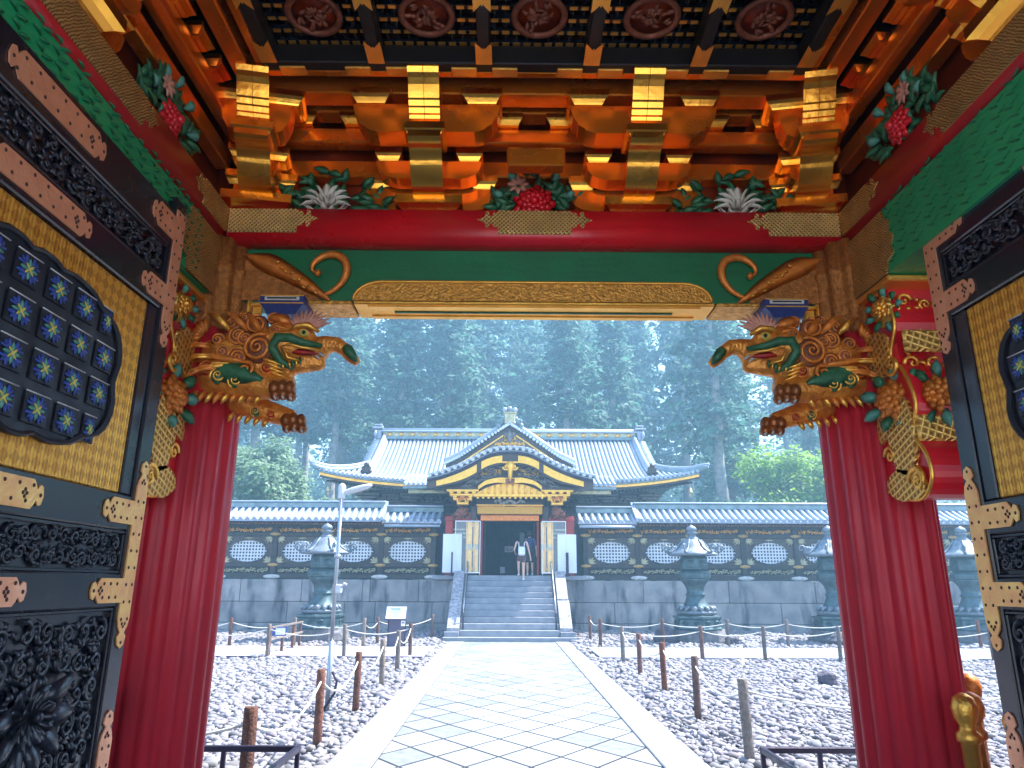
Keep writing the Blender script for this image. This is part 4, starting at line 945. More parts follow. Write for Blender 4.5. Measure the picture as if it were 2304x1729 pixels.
sn = MB().box((-6.36, 20.6, .60), (.44, .02, .24), .004).build('hanging_sign', 'blue_enamel', br); MB().box((-6.30, 20.585, .60), (.26, .012, .18)).build('sign_card', 'board_white', sn)
for s in (-1, 1):
    ir = thing('iron_railing', (s*2.2, 6.2, 0), 'dark iron railing of the gate steps at the bottom %s' % ('left' if s < 0 else 'right'), 'railing', 'iron railings of the gate steps')
    xi = -1.77 if s < 0 else 1.90; xo = s*3.3
    MB().box(((xi+xo)/2, 6.18, .60), (abs(xo-xi)+.04, .04, .045), .006).build('top_bar', 'iron', ir)
    MB().box(((xi+xo)/2, 6.18, .22), (abs(xo-xi), .03, .03), .005).build('lower_bar', 'iron', ir)
    MB().box((xi, 5.60, .60), (.04, 1.12, .045), .006).build('return_bar', 'iron', ir)
    for x, y in ((xi, 6.18), (xi, 5.1), (s*2.35, 6.18), (s*2.85, 6.18), (xo, 6.18)): MB().box((x, y, .27), (.035, .035, .66), .005).build('upright', 'iron', ir)
def rock(name, c, r, label, seed):
    b = bmesh.new(); bmesh.ops.create_icosphere(b, subdivisions=3, radius=1); rr = random.Random(seed); k = [rr.uniform(0, 6) for _ in range(6)]
    for v in b.verts:
        p = v.co; f = 1+.16*math.sin(2.7*p.x+k[0])+.13*math.sin(3.9*p.y+k[1])+.08*math.sin(6.5*p.z+k[2])+.05*math.sin(9*p.x+8*p.y+k[3]); v.co = Vector((p.x*r[0]*f, p.y*r[1]*f, p.z*r[2]*f))
    me = bpy.data.meshes.new(name); b.to_mesh(me); b.free(); me.materials.append(MATS['rock']); o = bpy.data.objects.new(name, me); col.objects.link(o); o.location = c; return tag(o, label, 'rock')
rock('rock', (6.15, 14.9, .10), (.19, .16, .15), 'dark rounded rock lying alone on the right gravel', 1)
rock('rock', (5.75, 15.4, .03), (.12, .10, .06), 'flat dark stone low in the gravel left of the rounded rock', 2)
rock('rock', (5.15, 25.0, .18), (.42, .34, .30), 'rough dark boulder at the foot of the right bronze lantern', 3)
rock('rock', (7.3, 24.6, .12), (.22, .18, .16), 'small pale boulder right of the right bronze lantern foot', 5)
rock('rock', (11.0, 24.3, .16), (.62, .4, .26), 'squared boulder beside the right red pillar edge', 6)

# ================================================================== PEOPLE
def figure(t, joints, mname='skin', vox=.016):
    b = MB()
    for P_, r_ in joints: b.tube(P_, r_, 8); b.ell(P_[0], (r_[0] if hasattr(r_, '__len__') else r_,)*3); b.ell(P_[-1], (r_[-1] if hasattr(r_, '__len__') else r_,)*3)
    return b
def person(px, py, pz, label, scale, spec):
    t = thing('person', (px, py, pz), label, 'person'); S_ = scale
    def P(*q): return [(px+x*S_, py+y*S_, pz+z*S_) for x, y, z in q]
    def Rr(*q): return [x*S_ for x in q]
    def mk(nm, parts, m_, vox=.016, parent=None):
        b = MB()
        for q, r_ in parts:
            b.tube(P(*q), Rr(*r_), 8); b.ell(P(q[0])[0], (r_[0]*S_,)*3); b.ell(P(q[-1])[0], (r_[-1]*S_,)*3)
        o = b.build(nm, m_, parent or t); bake(o, ('REMESH', dict(mode='VOXEL', voxel_size=vox*S_)), ('SMOOTH', dict(factor=.5, iterations=3))); return o
    L, A = spec['legs'], spec['arms']
    body = [([(0, 0, .92), (0, 0, 1.05), (0, .01, 1.22), (0, .01, 1.38)], (.145, .125, .13, .13)), ([(-.15, .01, 1.39), (.15, .01, 1.39)], (.06, .06)), ([(0, .01, 1.40), (0, .02, 1.52)], (.055, .05)),
            ([(0, .03, 1.56), (0, .02, 1.62), (0, .02, 1.67)], (.070, .088, .075)), ([(0, .095, 1.585), (0, .115, 1.59)], (.02, .015)), ([(-.085, .02, 1.60), (-.09, .02, 1.62)], (.018, .015)), ([(.085, .02, 1.60), (.09, .02, 1.62)], (.018, .015))]
    for hip, knee, ank, toe in L: body += [([hip, tuple((hip[i]+knee[i])/2 for i in range(3)), knee], (.085, .075, .055)), ([knee, tuple(knee[i]*.6+ank[i]*.4 for i in range(3)), ank], (.052, .055, .033)), ([ank, toe], (.036, .026))]
    for sh, el, wr_, fi in A:
        body += [([sh, el], (.048, .036)), ([el, wr_], (.036, .025)), ([wr_, tuple(wr_[i]*.5+fi[i]*.5 for i in range(3))], (.028, .03))]
        for k in range(4): d = (k-1.5)*.014; m_ = tuple(wr_[i]*.5+fi[i]*.5 for i in range(3)); body.append(([(m_[0]+d, m_[1], m_[2]), (fi[0]+d*1.1, fi[1]+.01, fi[2]+.006*abs(k-1.5))], (.0105, .008)))
        body.append(([(wr_[0]+.018, wr_[1]+.015, wr_[2]-.02), (wr_[0]+.035, wr_[1]+.04, wr_[2]-.065)], (.011, .009)))
    mk('body', body, 'skin', .013)
    mk('shirt', [([(0, 0, .96), (0, 0, 1.06), (0, .01, 1.22), (0, .01, 1.37)], (.150, .138, .145, .140)), ([(-.13, .01, 1.385), (.13, .01, 1.385)], (.066, .066))]+spec.get('sleeves', []), spec['shirt'])
    mk('shorts', [([(0, 0, .86), (0, 0, .98)], (.15, .150))]+[([hip, tuple(hip[i]*(1-spec['hem'])+knee[i]*spec['hem'] for i in range(3))], (.105, .096)) for hip, knee, _, _ in L], spec['shorts'])
    for hip, knee, ank, toe in L: mk('shoe', [([(ank[0], ank[1]-.03, ank[2]-.03), (toe[0], toe[1], toe[2])], (.045, .04))], spec['shoe'])
    mk('hair', spec['hair'], 'hair')
    return t
person(.46, 28.22, 1.99, 'person with dark hair, black top and shorts stepping up with white backpack', 1.04, dict(
    legs=[((-.08, 0, .90), (-.11, .06, .62), (-.10, .16, .27), (-.12, .27, .225)), ((.08, 0, .90), (.07, .03, .48), (.07, -.04, .09), (.07, .07, .035))],
    arms=[((-.19, .01, 1.38), (-.27, -.02, 1.12), (-.22, .16, .98), (-.20, .28, 1.00)), ((.19, .01, 1.38), (.27, -.02, 1.10), (.33, .03, .86), (.35, .06, .70))],
    shirt='cloth_black', shorts='cloth_brown', hem=.42, shoe='cloth_white', hair=[([(0, .0, 1.69), (0, -.02, 1.60), (0, -.05, 1.48), (0, -.06, 1.34)], (.09, .108, .10, .075)), ([(-.06, .02, 1.68), (.06, .02, 1.68)], (.075, .075))]))
bp_ = thing('backpack', (.46, 28.06, 2.95), 'white backpack worn by the person stepping up the stair', 'backpack')
b = MB(); b.box((.46, 28.02, 3.10), (.27, .13, .34), .045); b.build('bag', 'cloth_white', bp_, bevel=.02); MB().box((.46, 27.945, 3.05), (.20, .03, .16), .012).build('pocket', 'cloth_white', bp_)
for s in (-1, 1): MB().tube([(.46+s*.10, 28.07, 3.24), (.46+s*.11, 28.12, 3.42), (.46+s*.11, 28.26, 3.47)], .016, 6).build('strap', 'cloth_white', bp_)
person(.80, 29.0, 2.20, 'person in navy shirt and dark shorts walking ahead beside the white backpack', .99, dict(
    legs=[((-.08, 0, .90), (-.09, .04, .49), (-.09, -.03, .09), (-.09, .08, .035)), ((.08, 0, .90), (.10, .08, .49), (.11, .10, .09), (.11, .21, .035))],
    arms=[((-.19, .01, 1.38), (-.25, .02, 1.12), (-.24, .10, .88), (-.24, .12, .72)), ((.19, .01, 1.38), (.26, -.02, 1.12), (.27, .02, .88), (.28, .04, .72))],
    shirt='cloth_navy', shorts='cloth_black', hem=.75, shoe='cloth_white', sleeves=[([(-.19, .01, 1.38), (-.235, .015, 1.2)], (.068, .06)), ([(.19, .01, 1.38), (.235, -.01, 1.2)], (.068, .06))],
    hair=[([(0, .0, 1.67), (0, -.02, 1.60)], (.088, .09)), ([(-.04, .03, 1.69), (.04, .03, 1.69)], (.07, .07))]))
# ================================================================== TREES
def leaf_mesh(name, C, Nrm, size, m, asp=.6):
    """one small bent quad per leaf clump at C with normal Nrm"""
    n = len(C); a = nprng.normal(size=(n, 3)); Nrm = Nrm/np.linalg.norm(Nrm, axis=1, keepdims=True)
    u = a-Nrm*(a*Nrm).sum(1, keepdims=True); u /= np.linalg.norm(u, axis=1, keepdims=True); v = np.cross(Nrm, u)
    s = (size*nprng.uniform(.6, 1.35, n))[:, None]
    V = np.stack([C-u*s, C-v*s*asp*.8, C+u*s, C+v*s*asp], 1).reshape(-1, 3); F = np.arange(4*n).reshape(n, 4)
    return np_mesh(name, V, F, m, False)
def cedar_parts(seed, H, cr, base, nb=225):
    r = np.random.default_rng(seed); C = []; Nn = []
    tr = MB(); k = 9; wob = [(r.uniform(-.15, .15), r.uniform(-.15, .15)) for _ in range(k+1)]; tr.tube([(wob[i][0]*i/4, wob[i][1]*i/4, H*i/k-.4) for i in range(k+1)], [.48*(1-i/k)**.8+.04 for i in range(k+1)], 9)
    for i in range(nb):
        t = base+(1-base)*(r.random()**.9); z = H*t; L = cr*((1-t)/(1-base))**.65*r.uniform(.55, 1.15)+.3; a = r.uniform(0, 6.28); d = np.array([math.cos(a), math.sin(a), 0]); dr = r.uniform(.05, .35)
        if i % 4 == 0: tr.tube([(0, 0, z), tuple(d*L*.5+np.array([0, 0, z-dr*L*.2])), tuple(d*L*.9+np.array([0, 0, z-dr*L*.5]))], [.06, .04, .015], 4)
        m = int(10+L*7); q = r.random(m)**.7; sp = .14+.20*L*q[:, None]*.5
        p = d*L*q[:, None]+np.array([0, 0, z])-np.array([0, 0, 1])*(dr*L*q**1.6)[:, None]+r.normal(size=(m, 3))*sp*np.array([1, 1, .55]); C.append(p); Nn.append(r.normal(size=(m, 3))*.55+np.array([0, 0, 1])+d*.35)
    return tr, np.concatenate(C), np.concatenate(Nn)
cedars = []
for k, (H, cr, base) in enumerate(((29, 4.0, .26), (33, 3.6, .36), (27, 4.4, .18), (31, 3.2, .44))):
    tr, C, Nn = cedar_parts(20+k, H, cr, base); cm = leaf_mesh('crown', C, Nn, .30, 'cedar_leaf')
    t = thing('cedar_tree', (0, 0, 0), 'x', 'tree', 'tall cedars on the hillside behind the shrine')
    tr.build('trunk', 'bark_pale' if k % 2 else 'bark', t, True); o = bpy.data.objects.new('crown', cm); col.objects.link(o); o.parent = t; cedars.append(t)
tp = []
tr_ = random.Random(12)
for row, (y0, xs) in enumerate((( 58, [-31, -25.5, -20, -14.8, -9.6, -5.2, 5.5, 9.8, 14.45, 19.6, 25, 31]), (75, [-37, -30, -23.5, -17, -11.9, -7.5, -2.5, 2.6, 7.6, 13.5, 18.5, 24, 30, 37]), (96, [-44, -36, -28.5, -21, -14.5, -8.5, -3.4, 1.2, 6.2, 12, 18, 25, 32, 40, 48]), (120, [-50, -39, -28, -18, -8, 3, 14.5, 25, 37, 50]))):
    for i, x in enumerate(xs): tp.append((x+tr_.uniform(-.8, .8), y0+tr_.uniform(-3.5, 4.5), row, i, len(xs)))
used = [False]*4
rown = ['nearest', 'second', 'third', 'farthest']
for x, y, row, i, n in tp:
    k = tr_.randrange(4)
    if row == 0 and 7 < abs(x) < 17: k = 3
    if row == 0 and abs(x-14.45) < 1: k = 1; x, y = 14.45, 48
    t = cedars[k] if not used[k] else clone(cedars[k]); used[k] = True
    t.location = (x, y, hill(x, y)-.3); t.rotation_euler = (0, 0, tr_.uniform(0, 6.28)); s_ = tr_.uniform(.95, 1.2)*(1+.06*row); t.scale = (s_, s_, s_)
    t['label'] = 'misty blue cedar in the %s row behind the shrine, %s from the left' % (rown[row], ordinal(i))
def broad(x, y, z0, H, blobs, m, label, seed, leafn=5200, size=.17, trunk='bark'):
    r = np.random.default_rng(seed); t = thing('broadleaf_tree', (x, y, z0), label, 'tree', 'leafy trees beside the shrine hall'); b = MB()
    b.tube([(x, y, z0-.5), (x+.1, y, z0+H*.3), (x-.05, y+.1, z0+H*.6), (x, y, z0+H*.85)], [.28, .22, .14, .04], 9); C = []; Nn = []
    tot = sum(q[3]**2 for q in blobs)
    for (bx, by, bz, br_) in blobs:
        b.tube([(x, y, z0+H*.25), (x+bx*.5, y+by*.5, z0+(H*.3+bz)*.55), (x+bx, y+by, z0+bz)], [.12, .08, .02], 6)
        m_ = int(leafn*br_**2/tot); d = r.normal(size=(m_, 3)); d /= np.linalg.norm(d, axis=1, keepdims=True); rad = br_*(r.random(m_)**.28)*(1+.22*np.sin(5*d[:, 0]+seed)*np.sin(4*d[:, 2]+1)+.15*np.sin(9*d[:, 1]))
        lay = d*rad[:, None]; lay[:, 2] *= .8; C.append(lay+np.array([x+bx, y+by, z0+bz])+r.normal(size=(m_, 3))*.10); Nn.append(d*.6+np.array([0, 0, .8])+r.normal(size=(m_, 3))*.45)
    b.build('trunk', trunk, t); o = bpy.data.objects.new('crown', leaf_mesh('crown', np.concatenate(C), np.concatenate(Nn), size, m)); col.objects.link(o); attach(o, t); return t
def blobs(n, R_, zc, br, seed):
    r = random.Random(seed); return [(r.uniform(-1, 1)*R_, r.uniform(-.7, .7)*R_, zc+r.uniform(-1, 1)*R_*.8, br*r.uniform(.7, 1.25)) for _ in range(n)]
broad(-15.2, 41.5, 0, 9.5, blobs(15, 2.6, 7.6, 1.35, 1), 'broad_leaf', 'pale green leafy tree left of the hall, beside the left red pillar', 1, 12000, .15, 'bark_pale')
broad(-12.6, 40.2, 0, 6.0, blobs(9, 1.5, 5.0, .95, 2), 'broad_leaf', 'low pale bush peeping over the left fence roof', 2, 6000, .13)
broad(-19.5, 43, 0, 10, blobs(12, 2.8, 7.4, 1.4, 3), 'broad_leaf', 'leafy tree mostly hidden behind the left red pillar', 3, 7000, .16)
broad(17.6, 43.5, 0, 8.5, blobs(15, 2.7, 7.0, 1.35, 4), 'maple_leaf', 'bright yellow-green maple right of the hall, beside the right red pillar', 4, 12000, .15)
broad(21.5, 42.5, 0, 8.0, blobs(12, 2.4, 6.8, 1.3, 5), 'maple_leaf', 'bright green tree behind the right red pillar', 5, 7000, .15)
broad(-10.2, 46, 0, 7.0, blobs(9, 1.6, 5.6, 1.1, 6), 'broad_leaf', 'dim green bush behind the left end of the hall roof', 6, 5000, .17)
broad(11.6, 46, 0, 7.0, blobs(9, 1.6, 5.4, 1.1, 7), 'cedar_leaf', 'dark bush behind the right end of the hall roof', 7, 5000, .17)
# distant wood as one mass
r = np.random.default_rng(77); m_ = 52000; X = r.uniform(-95, 95, m_); Yd = r.uniform(132, 165, m_); Zd = np.array([hill(a, c) for a, c in zip(X, Yd)])+r.random(m_)**.8*13*(1-.25*np.sin(X*.5)*np.sin(X*.23+2))
fw = bpy.data.objects.new('distant_wood', leaf_mesh('distant_wood', np.stack([X, Yd, Zd], 1), r.normal(size=(m_, 3))+np.array([0, -.3, .8]), .62, 'cedar_leaf')); col.objects.link(fw); fw['kind'] = 'stuff'; fw['label'] = 'misty blue wood far up the hillside'
# ================================================================== HAZE
hz = MB().box((0, 82, 26.0), (280, 204, 54.6)).build('haze', None); hz['kind'] = 'stuff'
hm = bpy.data.materials.new('haze'); hm.use_nodes = True; t = hm.node_tree
for nd in list(t.nodes):
    if nd.type == 'BSDF_PRINCIPLED': t.nodes.remove(nd)
pv = t.nodes.new('ShaderNodeVolumePrincipled'); pv.inputs['Color'].default_value = (.38, .72, 1, 1); pv.inputs['Density'].default_value = .0041; pv.inputs['Anisotropy'].default_value = .25; pv.inputs['Density Attribute'].default_value = ''
try: hm.cycles.homogeneous_volume = True
except Exception: pass
t.links.new(pv.outputs[0], t.nodes['Material Output'].inputs['Volume']); hz.data.materials.append(hm)
# ================================================================== NEAR GATE (we stand inside it)
def multi(name, parts, parent=None):
    """one mesh with several materials: parts = [(MB, matname), ...]"""
    V = []; F = []; S_ = []; I = []
    for i, (b, m_) in enumerate(parts):
        k = len(V); V += b.V; F += [tuple(q+k for q in f) for f in b.F]; S_ += b.S; I += [i]*len(b.F)
    a = MB(); a.V, a.F, a.S = V, F, S_; o = a.build(name, None, parent)
    for b, m_ in parts: o.data.materials.append(MATS[m_])
    o.data.polygons.foreach_set('material_index', I); return o
mat('bounce_white', (.58, .57, .55), .9, 0, .2, 8, .4, 60)  # pale colour of the added ground that bounces light
bounce_ground = struct(MB().box((0, -13.5, -.1), (60, 21, .12)).build('bounce_ground', 'bounce_white'))  # unseen pale sheet added behind the camera to bounce light into the gate
for s in (-1, 1): struct(MB().box((s*12.2, 1.0, -.1), (16.9, 7.8, .12)).build('side_bounce_ground', 'bounce_white'))  # unseen pale sheets added on both sides for bounce light
G = thing('entrance_gate', (0, 4.07, .16), 'red pillared gate with golden brackets and open black doors framing the view', 'gate')
XL, XR = -1.82, 1.86
def fluted(cx, cy, rad, ribs, depth, z0, z1, rows=None):
    n = ribs*6; lob = lambda a, i: 1-depth*(1-abs(math.sin(ribs*a/2))**.8)
    return MB().lathe(rows or [(rad, z0), (rad, (z0+z1)/2), (rad, z1)], n, (cx, cy, 0), True, lob)
for s in (-1, 1):
    px = s*1.995
    MB().lathe([(.40, .16), (.42, .20), (.40, .27), (.33, .30)], 24, (px, 4.07, 0)).build('pillar_base', 'border_slab', G)
    fluted(px, 4.07, .280, 18, .13, .28, 3.84).build('pillar', 'red_pillar', G)
    b = fluted(px, 4.07, .30, 20, .11, 3.2, 3.82, [(.285, 3.262), (.298, 3.275), (.305, 3.30), (.302, 3.5), (.302, 3.62), (.312, 3.63), (.312, 3.66), (.302, 3.67), (.302, 3.84)]); b.build('pillar_collar', 'brocade_brown', G)
    MB().box((s*2.0, 1.0, 2.1), (.5, .5, 3.9), .03).build('rear_pillar', 'red_pillar', G)
def rbeam(y0, y1, z0, z1, rad):
    """cross-section with rounded lower inner edge; first coordinate grows away from viewer side"""
    return [(y0, z1)]+[(y0+rad-rad*math.cos(R(a)), z0+rad-rad*math.sin(R(a))) for a in range(0, 91, 15)]+[(y1, z0), (y1, z1)]
sec = rbeam(3.83, 4.27, 3.81, 4.02, .085)
MB().prism(sec, XL+.002, XR-.002, lambda u, v, w_: Vector((w_, u, v)), True).build('red_beam', 'red_lacquer', G)
MB().prism([(3.95, 3.478), (3.95, 3.812), (4.17, 3.812), (4.17, 3.478)], XL+.05, XR-.05, lambda u, v, w_: Vector((w_, u, v))).build('rainbow_beam', 'green_lacquer', G)
for s, X in ((-1, XL), (1, XR)):
    sec2 = rbeam(0, .36, 3.81, 4.02, .085)
    MB().prism(sec2, -1.2, 4.26, lambda u, v, w_: Vector((X+s*u, w_, v)), True).build('side_red_beam', 'red_lacquer', G)
    MB().prism([(.02, 3.45), (.02, 3.808), (.30, 3.808), (.30, 3.45)], -1.2, 3.78, lambda u, v, w_: Vector((X+s*u, w_, v))).build('side_green_beam', 'green_relief', G)
    # pressed sprigs on the green side beam
    r_ = random.Random(3); sp = None
    for i in range(44):
        y = .9+i*.062+r_.uniform(-.015, .015)
        if sp is None:
            b = MB()
            for k in range(7):
                z = -.12+.04*k; q = .012*math.sin(k*2.0)
                b.leaf((0, q, z), (0, q+.035, z+.016), .014, (.005, 0, 0), .4); b.leaf((0, q, z+.012), (0, q-.028, z+.022), .012, (.005, 0, 0), .4)
            sp = b.build('sprig', 'green_lacquer', G, kind='stuff'); sp.matrix_basis = Matrix.Translation((X+s*.018, y, 3.63))
        elif i % 2 == 0: instance(sp.data, 'sprig', Matrix.Translation((X+s*.016, y, 3.63+r_.uniform(-.03, .03))) @ Matrix.Diagonal((1.6, 1.5, 1.25, 1)), G)['kind'] = 'stuff'
# ---- patterned plates on beams
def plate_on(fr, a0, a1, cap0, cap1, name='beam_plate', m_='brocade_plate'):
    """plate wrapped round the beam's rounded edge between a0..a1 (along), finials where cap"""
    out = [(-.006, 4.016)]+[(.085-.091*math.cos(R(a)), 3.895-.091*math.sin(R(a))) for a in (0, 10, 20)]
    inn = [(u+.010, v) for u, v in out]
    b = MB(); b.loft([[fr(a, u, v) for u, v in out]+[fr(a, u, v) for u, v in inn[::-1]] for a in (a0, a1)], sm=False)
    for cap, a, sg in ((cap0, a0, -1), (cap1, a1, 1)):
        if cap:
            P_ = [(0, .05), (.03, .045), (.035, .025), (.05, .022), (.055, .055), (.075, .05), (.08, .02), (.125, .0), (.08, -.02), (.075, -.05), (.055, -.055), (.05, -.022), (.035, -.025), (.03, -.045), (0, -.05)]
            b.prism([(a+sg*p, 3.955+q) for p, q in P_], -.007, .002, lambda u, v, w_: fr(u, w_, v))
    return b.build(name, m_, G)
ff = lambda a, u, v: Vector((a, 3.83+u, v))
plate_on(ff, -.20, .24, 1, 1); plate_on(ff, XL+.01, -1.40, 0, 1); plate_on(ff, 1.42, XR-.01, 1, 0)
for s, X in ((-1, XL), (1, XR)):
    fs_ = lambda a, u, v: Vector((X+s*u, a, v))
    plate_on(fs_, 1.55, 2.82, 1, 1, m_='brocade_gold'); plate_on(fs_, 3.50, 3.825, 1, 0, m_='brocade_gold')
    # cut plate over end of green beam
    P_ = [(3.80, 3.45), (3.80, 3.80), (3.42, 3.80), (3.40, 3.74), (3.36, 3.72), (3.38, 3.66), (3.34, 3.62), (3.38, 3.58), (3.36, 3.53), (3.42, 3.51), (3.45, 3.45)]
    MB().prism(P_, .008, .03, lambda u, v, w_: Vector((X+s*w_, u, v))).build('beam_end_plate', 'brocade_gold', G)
# ---- gold eyebrow and soffit of the rainbow beam
eb = [(-1.06, 3.479)]+[(-1.06+.17*(1-math.cos(R(a))), 3.479+.118*math.sin(R(a))) for a in range(15, 91, 15)]; eb = eb+[(-x+.02, z) for x, z in eb[::-1]]
b = MB(); rows = [[(x, 3.949, z) for x, z in eb], [(x*.995, 3.935, z-.004) for x, z in eb], [(x*.97, 3.962, max(3.4795, 3.479+(z-3.479)*.25)) for x, z in eb]]
b.loft(rows[:2], sm=False).build('eyebrow_panel', 'gold_carved', G)
MB().tube([(x, 3.934, z) for x, z in eb], .009, 5).build('eyebrow_edge', 'gold_bright', G)
sf = MB().box((.02, 4.06, 3.466), (2.16, .235, .022), .006).build('soffit_plate', 'gold_bright', G)
for z_, y_, w_ in ((3.452, 3.985, 1.9), (3.452, 4.145, 1.9)): MB().box((.02, y_, z_), (w_*1.05, .05, .010), .003).build('soffit_moulding', 'gold_bright', G)
MB().box((.02, 4.065, 3.4525), (1.7, .022, .010), .003).build('soffit_inlay', 'green_paint', G)
for s in (-1, 1): MB().box((s*1.24+.02, 4.06, 3.466), (.30, .235, .024), .006).build('soffit_end_plate', 'gold_carved', G)
# ---- leaf scrolls at the ends of the rainbow beam
for s in (-1, 1):
    o_ = .02; q = lambda x, z, y=3.93: Vector((s*x+o_, y, z))
    MB().prism([(s*1.76+o_, 3.475), (s*1.76+o_, 3.76), (s*1.6+o_, 3.74), (s*1.40+o_, 3.62), (s*1.28+o_, 3.475)], 3.938, 3.95, lambda u, v, w_: Vector((u, w_, v))).build('end_brocade', 'brocade_brown', G)
    c_ = cat([(1.74, 3.757), (1.58, 3.70), (1.42, 3.61), (1.30, 3.53), (1.215, 3.475)], 5); wd = [.012, .03, .045, .058, .064, .066, .064, .060, .056, .052, .05, .046, .044, .040, .036, .03, .026, .022, .018, .012, .006]
    b = MB(); rows = []
    for i, (x, z) in enumerate(c_):
        a, d = c_[max(i-1, 0)], c_[min(i+1, len(c_)-1)]; tx, tz = d[0]-a[0], d[1]-a[1]; l = math.hypot(tx, tz); nx, nz = -tz/l, tx/l; h_ = wd[min(i, 20)]
        rows.append([q(x+nx*h_, z+nz*h_, 3.935), q(x, z, 3.905), q(x-nx*h_, z-nz*h_, 3.935), q(x, z, 3.945)])
    b.loft(rows).build('leaf_scroll', 'orange_paint', G)
    b = MB(); r_ = random.Random(1)
    for i in range(9):
        x = 1.56-.03*i+r_.uniform(-.01, .01); z = 3.685-.0205*i+r_.uniform(-.01, .01); b.leaf(q(x, z, 3.905), q(x-.03, z+r_.uniform(-.02, .03), 3.899), .018, (0, -.004, 0), .4)
    b.build('leaf_relief', 'gold_bright', G)
    hook = cat([(1.27, 3.50), (1.20, 3.535), (1.145, 3.60), (1.128, 3.67), (1.15, 3.735), (1.21, 3.768), (1.28, 3.755), (1.33, 3.71), (1.335, 3.665), (1.30, 3.645)], 4)
    MB().tube([q(x, z, 3.93) for x, z in hook], [.010+.016*math.sin(math.pi*min(1, i/len(hook)*1.15)) for i in range(len(hook))], 7).ell(q(1.30, 3.645, 3.925), (.022,)*3).build('hook_scroll', 'orange_paint', G)
    # blue bearing block
    bx0, bx1 = 1.346, 1.604; cx_ = s*(bx0+bx1)/2+o_
    b = MB(); b.loft([[(cx_-h, 3.86-h*.0, z), (cx_+h, 3.86, z), (cx_+h, 4.06, z), (cx_-h, 4.06, z)] for h, z in ((.085, 3.355), (.10, 3.385), (.128, 3.42), (.128, 3.474))], sm=False)
    p2 = MB().box((cx_, 3.857, 3.452), (.20, .008, .022)); p3 = MB().box((cx_, 3.852, 3.452), (.17, .008, .008))
    p4 = MB(); 
    for zz_ in (3.424, 3.470): p4.box((cx_, 3.858, zz_), (.25, .006, .006))
    multi('bearing_block', [(b, 'block_blue'), (p2, 'white_paint'), (p3, 'black_wood'), (p4, 'gold_bright')], G)
    b = MB(); b.box((s*1.70+o_, 3.97, 3.40), (.016, .04, .20)); b.box((s*1.655+o_, 3.97, 3.455), (.09, .04, .014)); b.box((s*1.66+o_, 3.99, 3.42), (.05, .02, .05)); b.build('gold_clip', 'gold_bright', G)

# ---- bracket complexes
def steps(pts, n=1): return pts
def bracket(frm, tall=1., fs=1., parent=None, nose=True, a1=.41, a2=.43):
    """frm(a, f, z): a along the wall, f inward"""
    fr = lambda a, f, z: frm(a, f*fs, z)
    P_ = [(-.19, 4.03), (.19, 4.03), (.19, 4.12), (-.19, 4.12)]
    core = MB(); core.prism([(-.06, 4.03), (.06, 4.03), (.06, 4.80), (-.06, 4.80)], -.06, .10, lambda u, v, w_: fr(u, w_, v))
    B = core.build('bracket_set', 'gold_lacquer', G)
    def blk(a, f, h, z0, z1, nm='bearing_block', m_='gold'):
        b = MB(); b.loft([[fr(a-q, f-q/fs, z), fr(a+q, f-q/fs, z), fr(a+q, f+q/fs, z), fr(a-q, f+q/fs, z)] for q, z in ((h*.70, z0), (h*.74, z0+(z1-z0)*.12), (h*.86, z0+(z1-z0)*.35), (h, z0+(z1-z0)*.52), (h, z1))], sm=False)
        return b.build(nm, m_, B)
    blk(0, .0, .205, 4.022, 4.135, 'large_block')
    def tarm(f0, f1, hl, z0, z1, facets, nm, m_):
        k = len(facets); bot = [(hl*x, z0+(z1-z0)*z) for x, z in facets]
        poly = [(-x, z) for x, z in bot[::-1]]+bot+[(hl, z1), (-hl, z1)]
        return MB().prism(poly, f0, f1, lambda u, v, w_: fr(u, w_, v)).build(nm, m_, B)
    rnd = [(.50, 0)]+[(.50+.50*math.sin(R(a)), 1-1*math.cos(R(a))*1.0) for a in (20, 40, 60, 80)]
    tarm(-.05, .10, a1, 4.085, 4.235, [(.62, 0), (.78, .06), (.90, .22), (.97, .48), (1, .80)], 'transverse_arm', 'gold_lacquer')
    for a in (-a1*.80, a1*.80): blk(a, .03, .088, 4.237, 4.325)
    tarm(.32, .47, a2, 4.387, 4.572, [(.66, 0), (.80, .10), (.81, .16), (.90, .30), (.91, .38), (.97, .60), (1, .90)], 'transverse_arm', 'gold_lacquer')
    for a in (-a2*.76, a2*.76): blk(a, .395, .118, 4.574, 4.655)
    w1 = .094
    tarm(.13, .25, a1*.78, 4.215, 4.335, [(.60, 0), (.76, .08), (.90, .28), (.97, .55), (1, .85)], 'transverse_arm', 'gold_lacquer')
    for a in (-a1*.60, a1*.60): blk(a, .19, .082, 4.337, 4.415)
    prof = cat([(.16, 4.125), (.24, 4.130), (.31, 4.160), (.37, 4.215), (.40, 4.255), (.44, 4.285), (.50, 4.300), (.53, 4.318)], 4)
    MB().prism(prof+[(.53, 4.39), (.10, 4.39), (.10, 4.125)], -w1, w1, lambda u, v, w_: fr(w_, u, v), False).build('projecting_arm', 'gold', B)
    blk(0, .42, .118, 4.318, 4.408)
    st = [(.44, 4.405), (.50, 4.412), (.525, 4.435), (.535, 4.452), (.548, 4.455), (.562, 4.480), (.574, 4.485), (.588, 4.512), (.60, 4.518), (.615, 4.55), (.63, 4.585), (.655, 4.61), (.685, 4.622), (.70, 4.65)]
    for s_ in (-1, 1):
        MB().prism(st+[(.70, 4.70), (.30, 4.70), (.30, 4.405)], s_*.0015, s_*.088, lambda u, v, w_: fr(w_, u, v-abs(w_)*.0)).build('nose_arm', 'gold', B)
    return B
WY = 4.05
for xb in (-.625, .655): bracket(lambda a, f, z, xb=xb: Vector((xb+a, WY-f, z)))
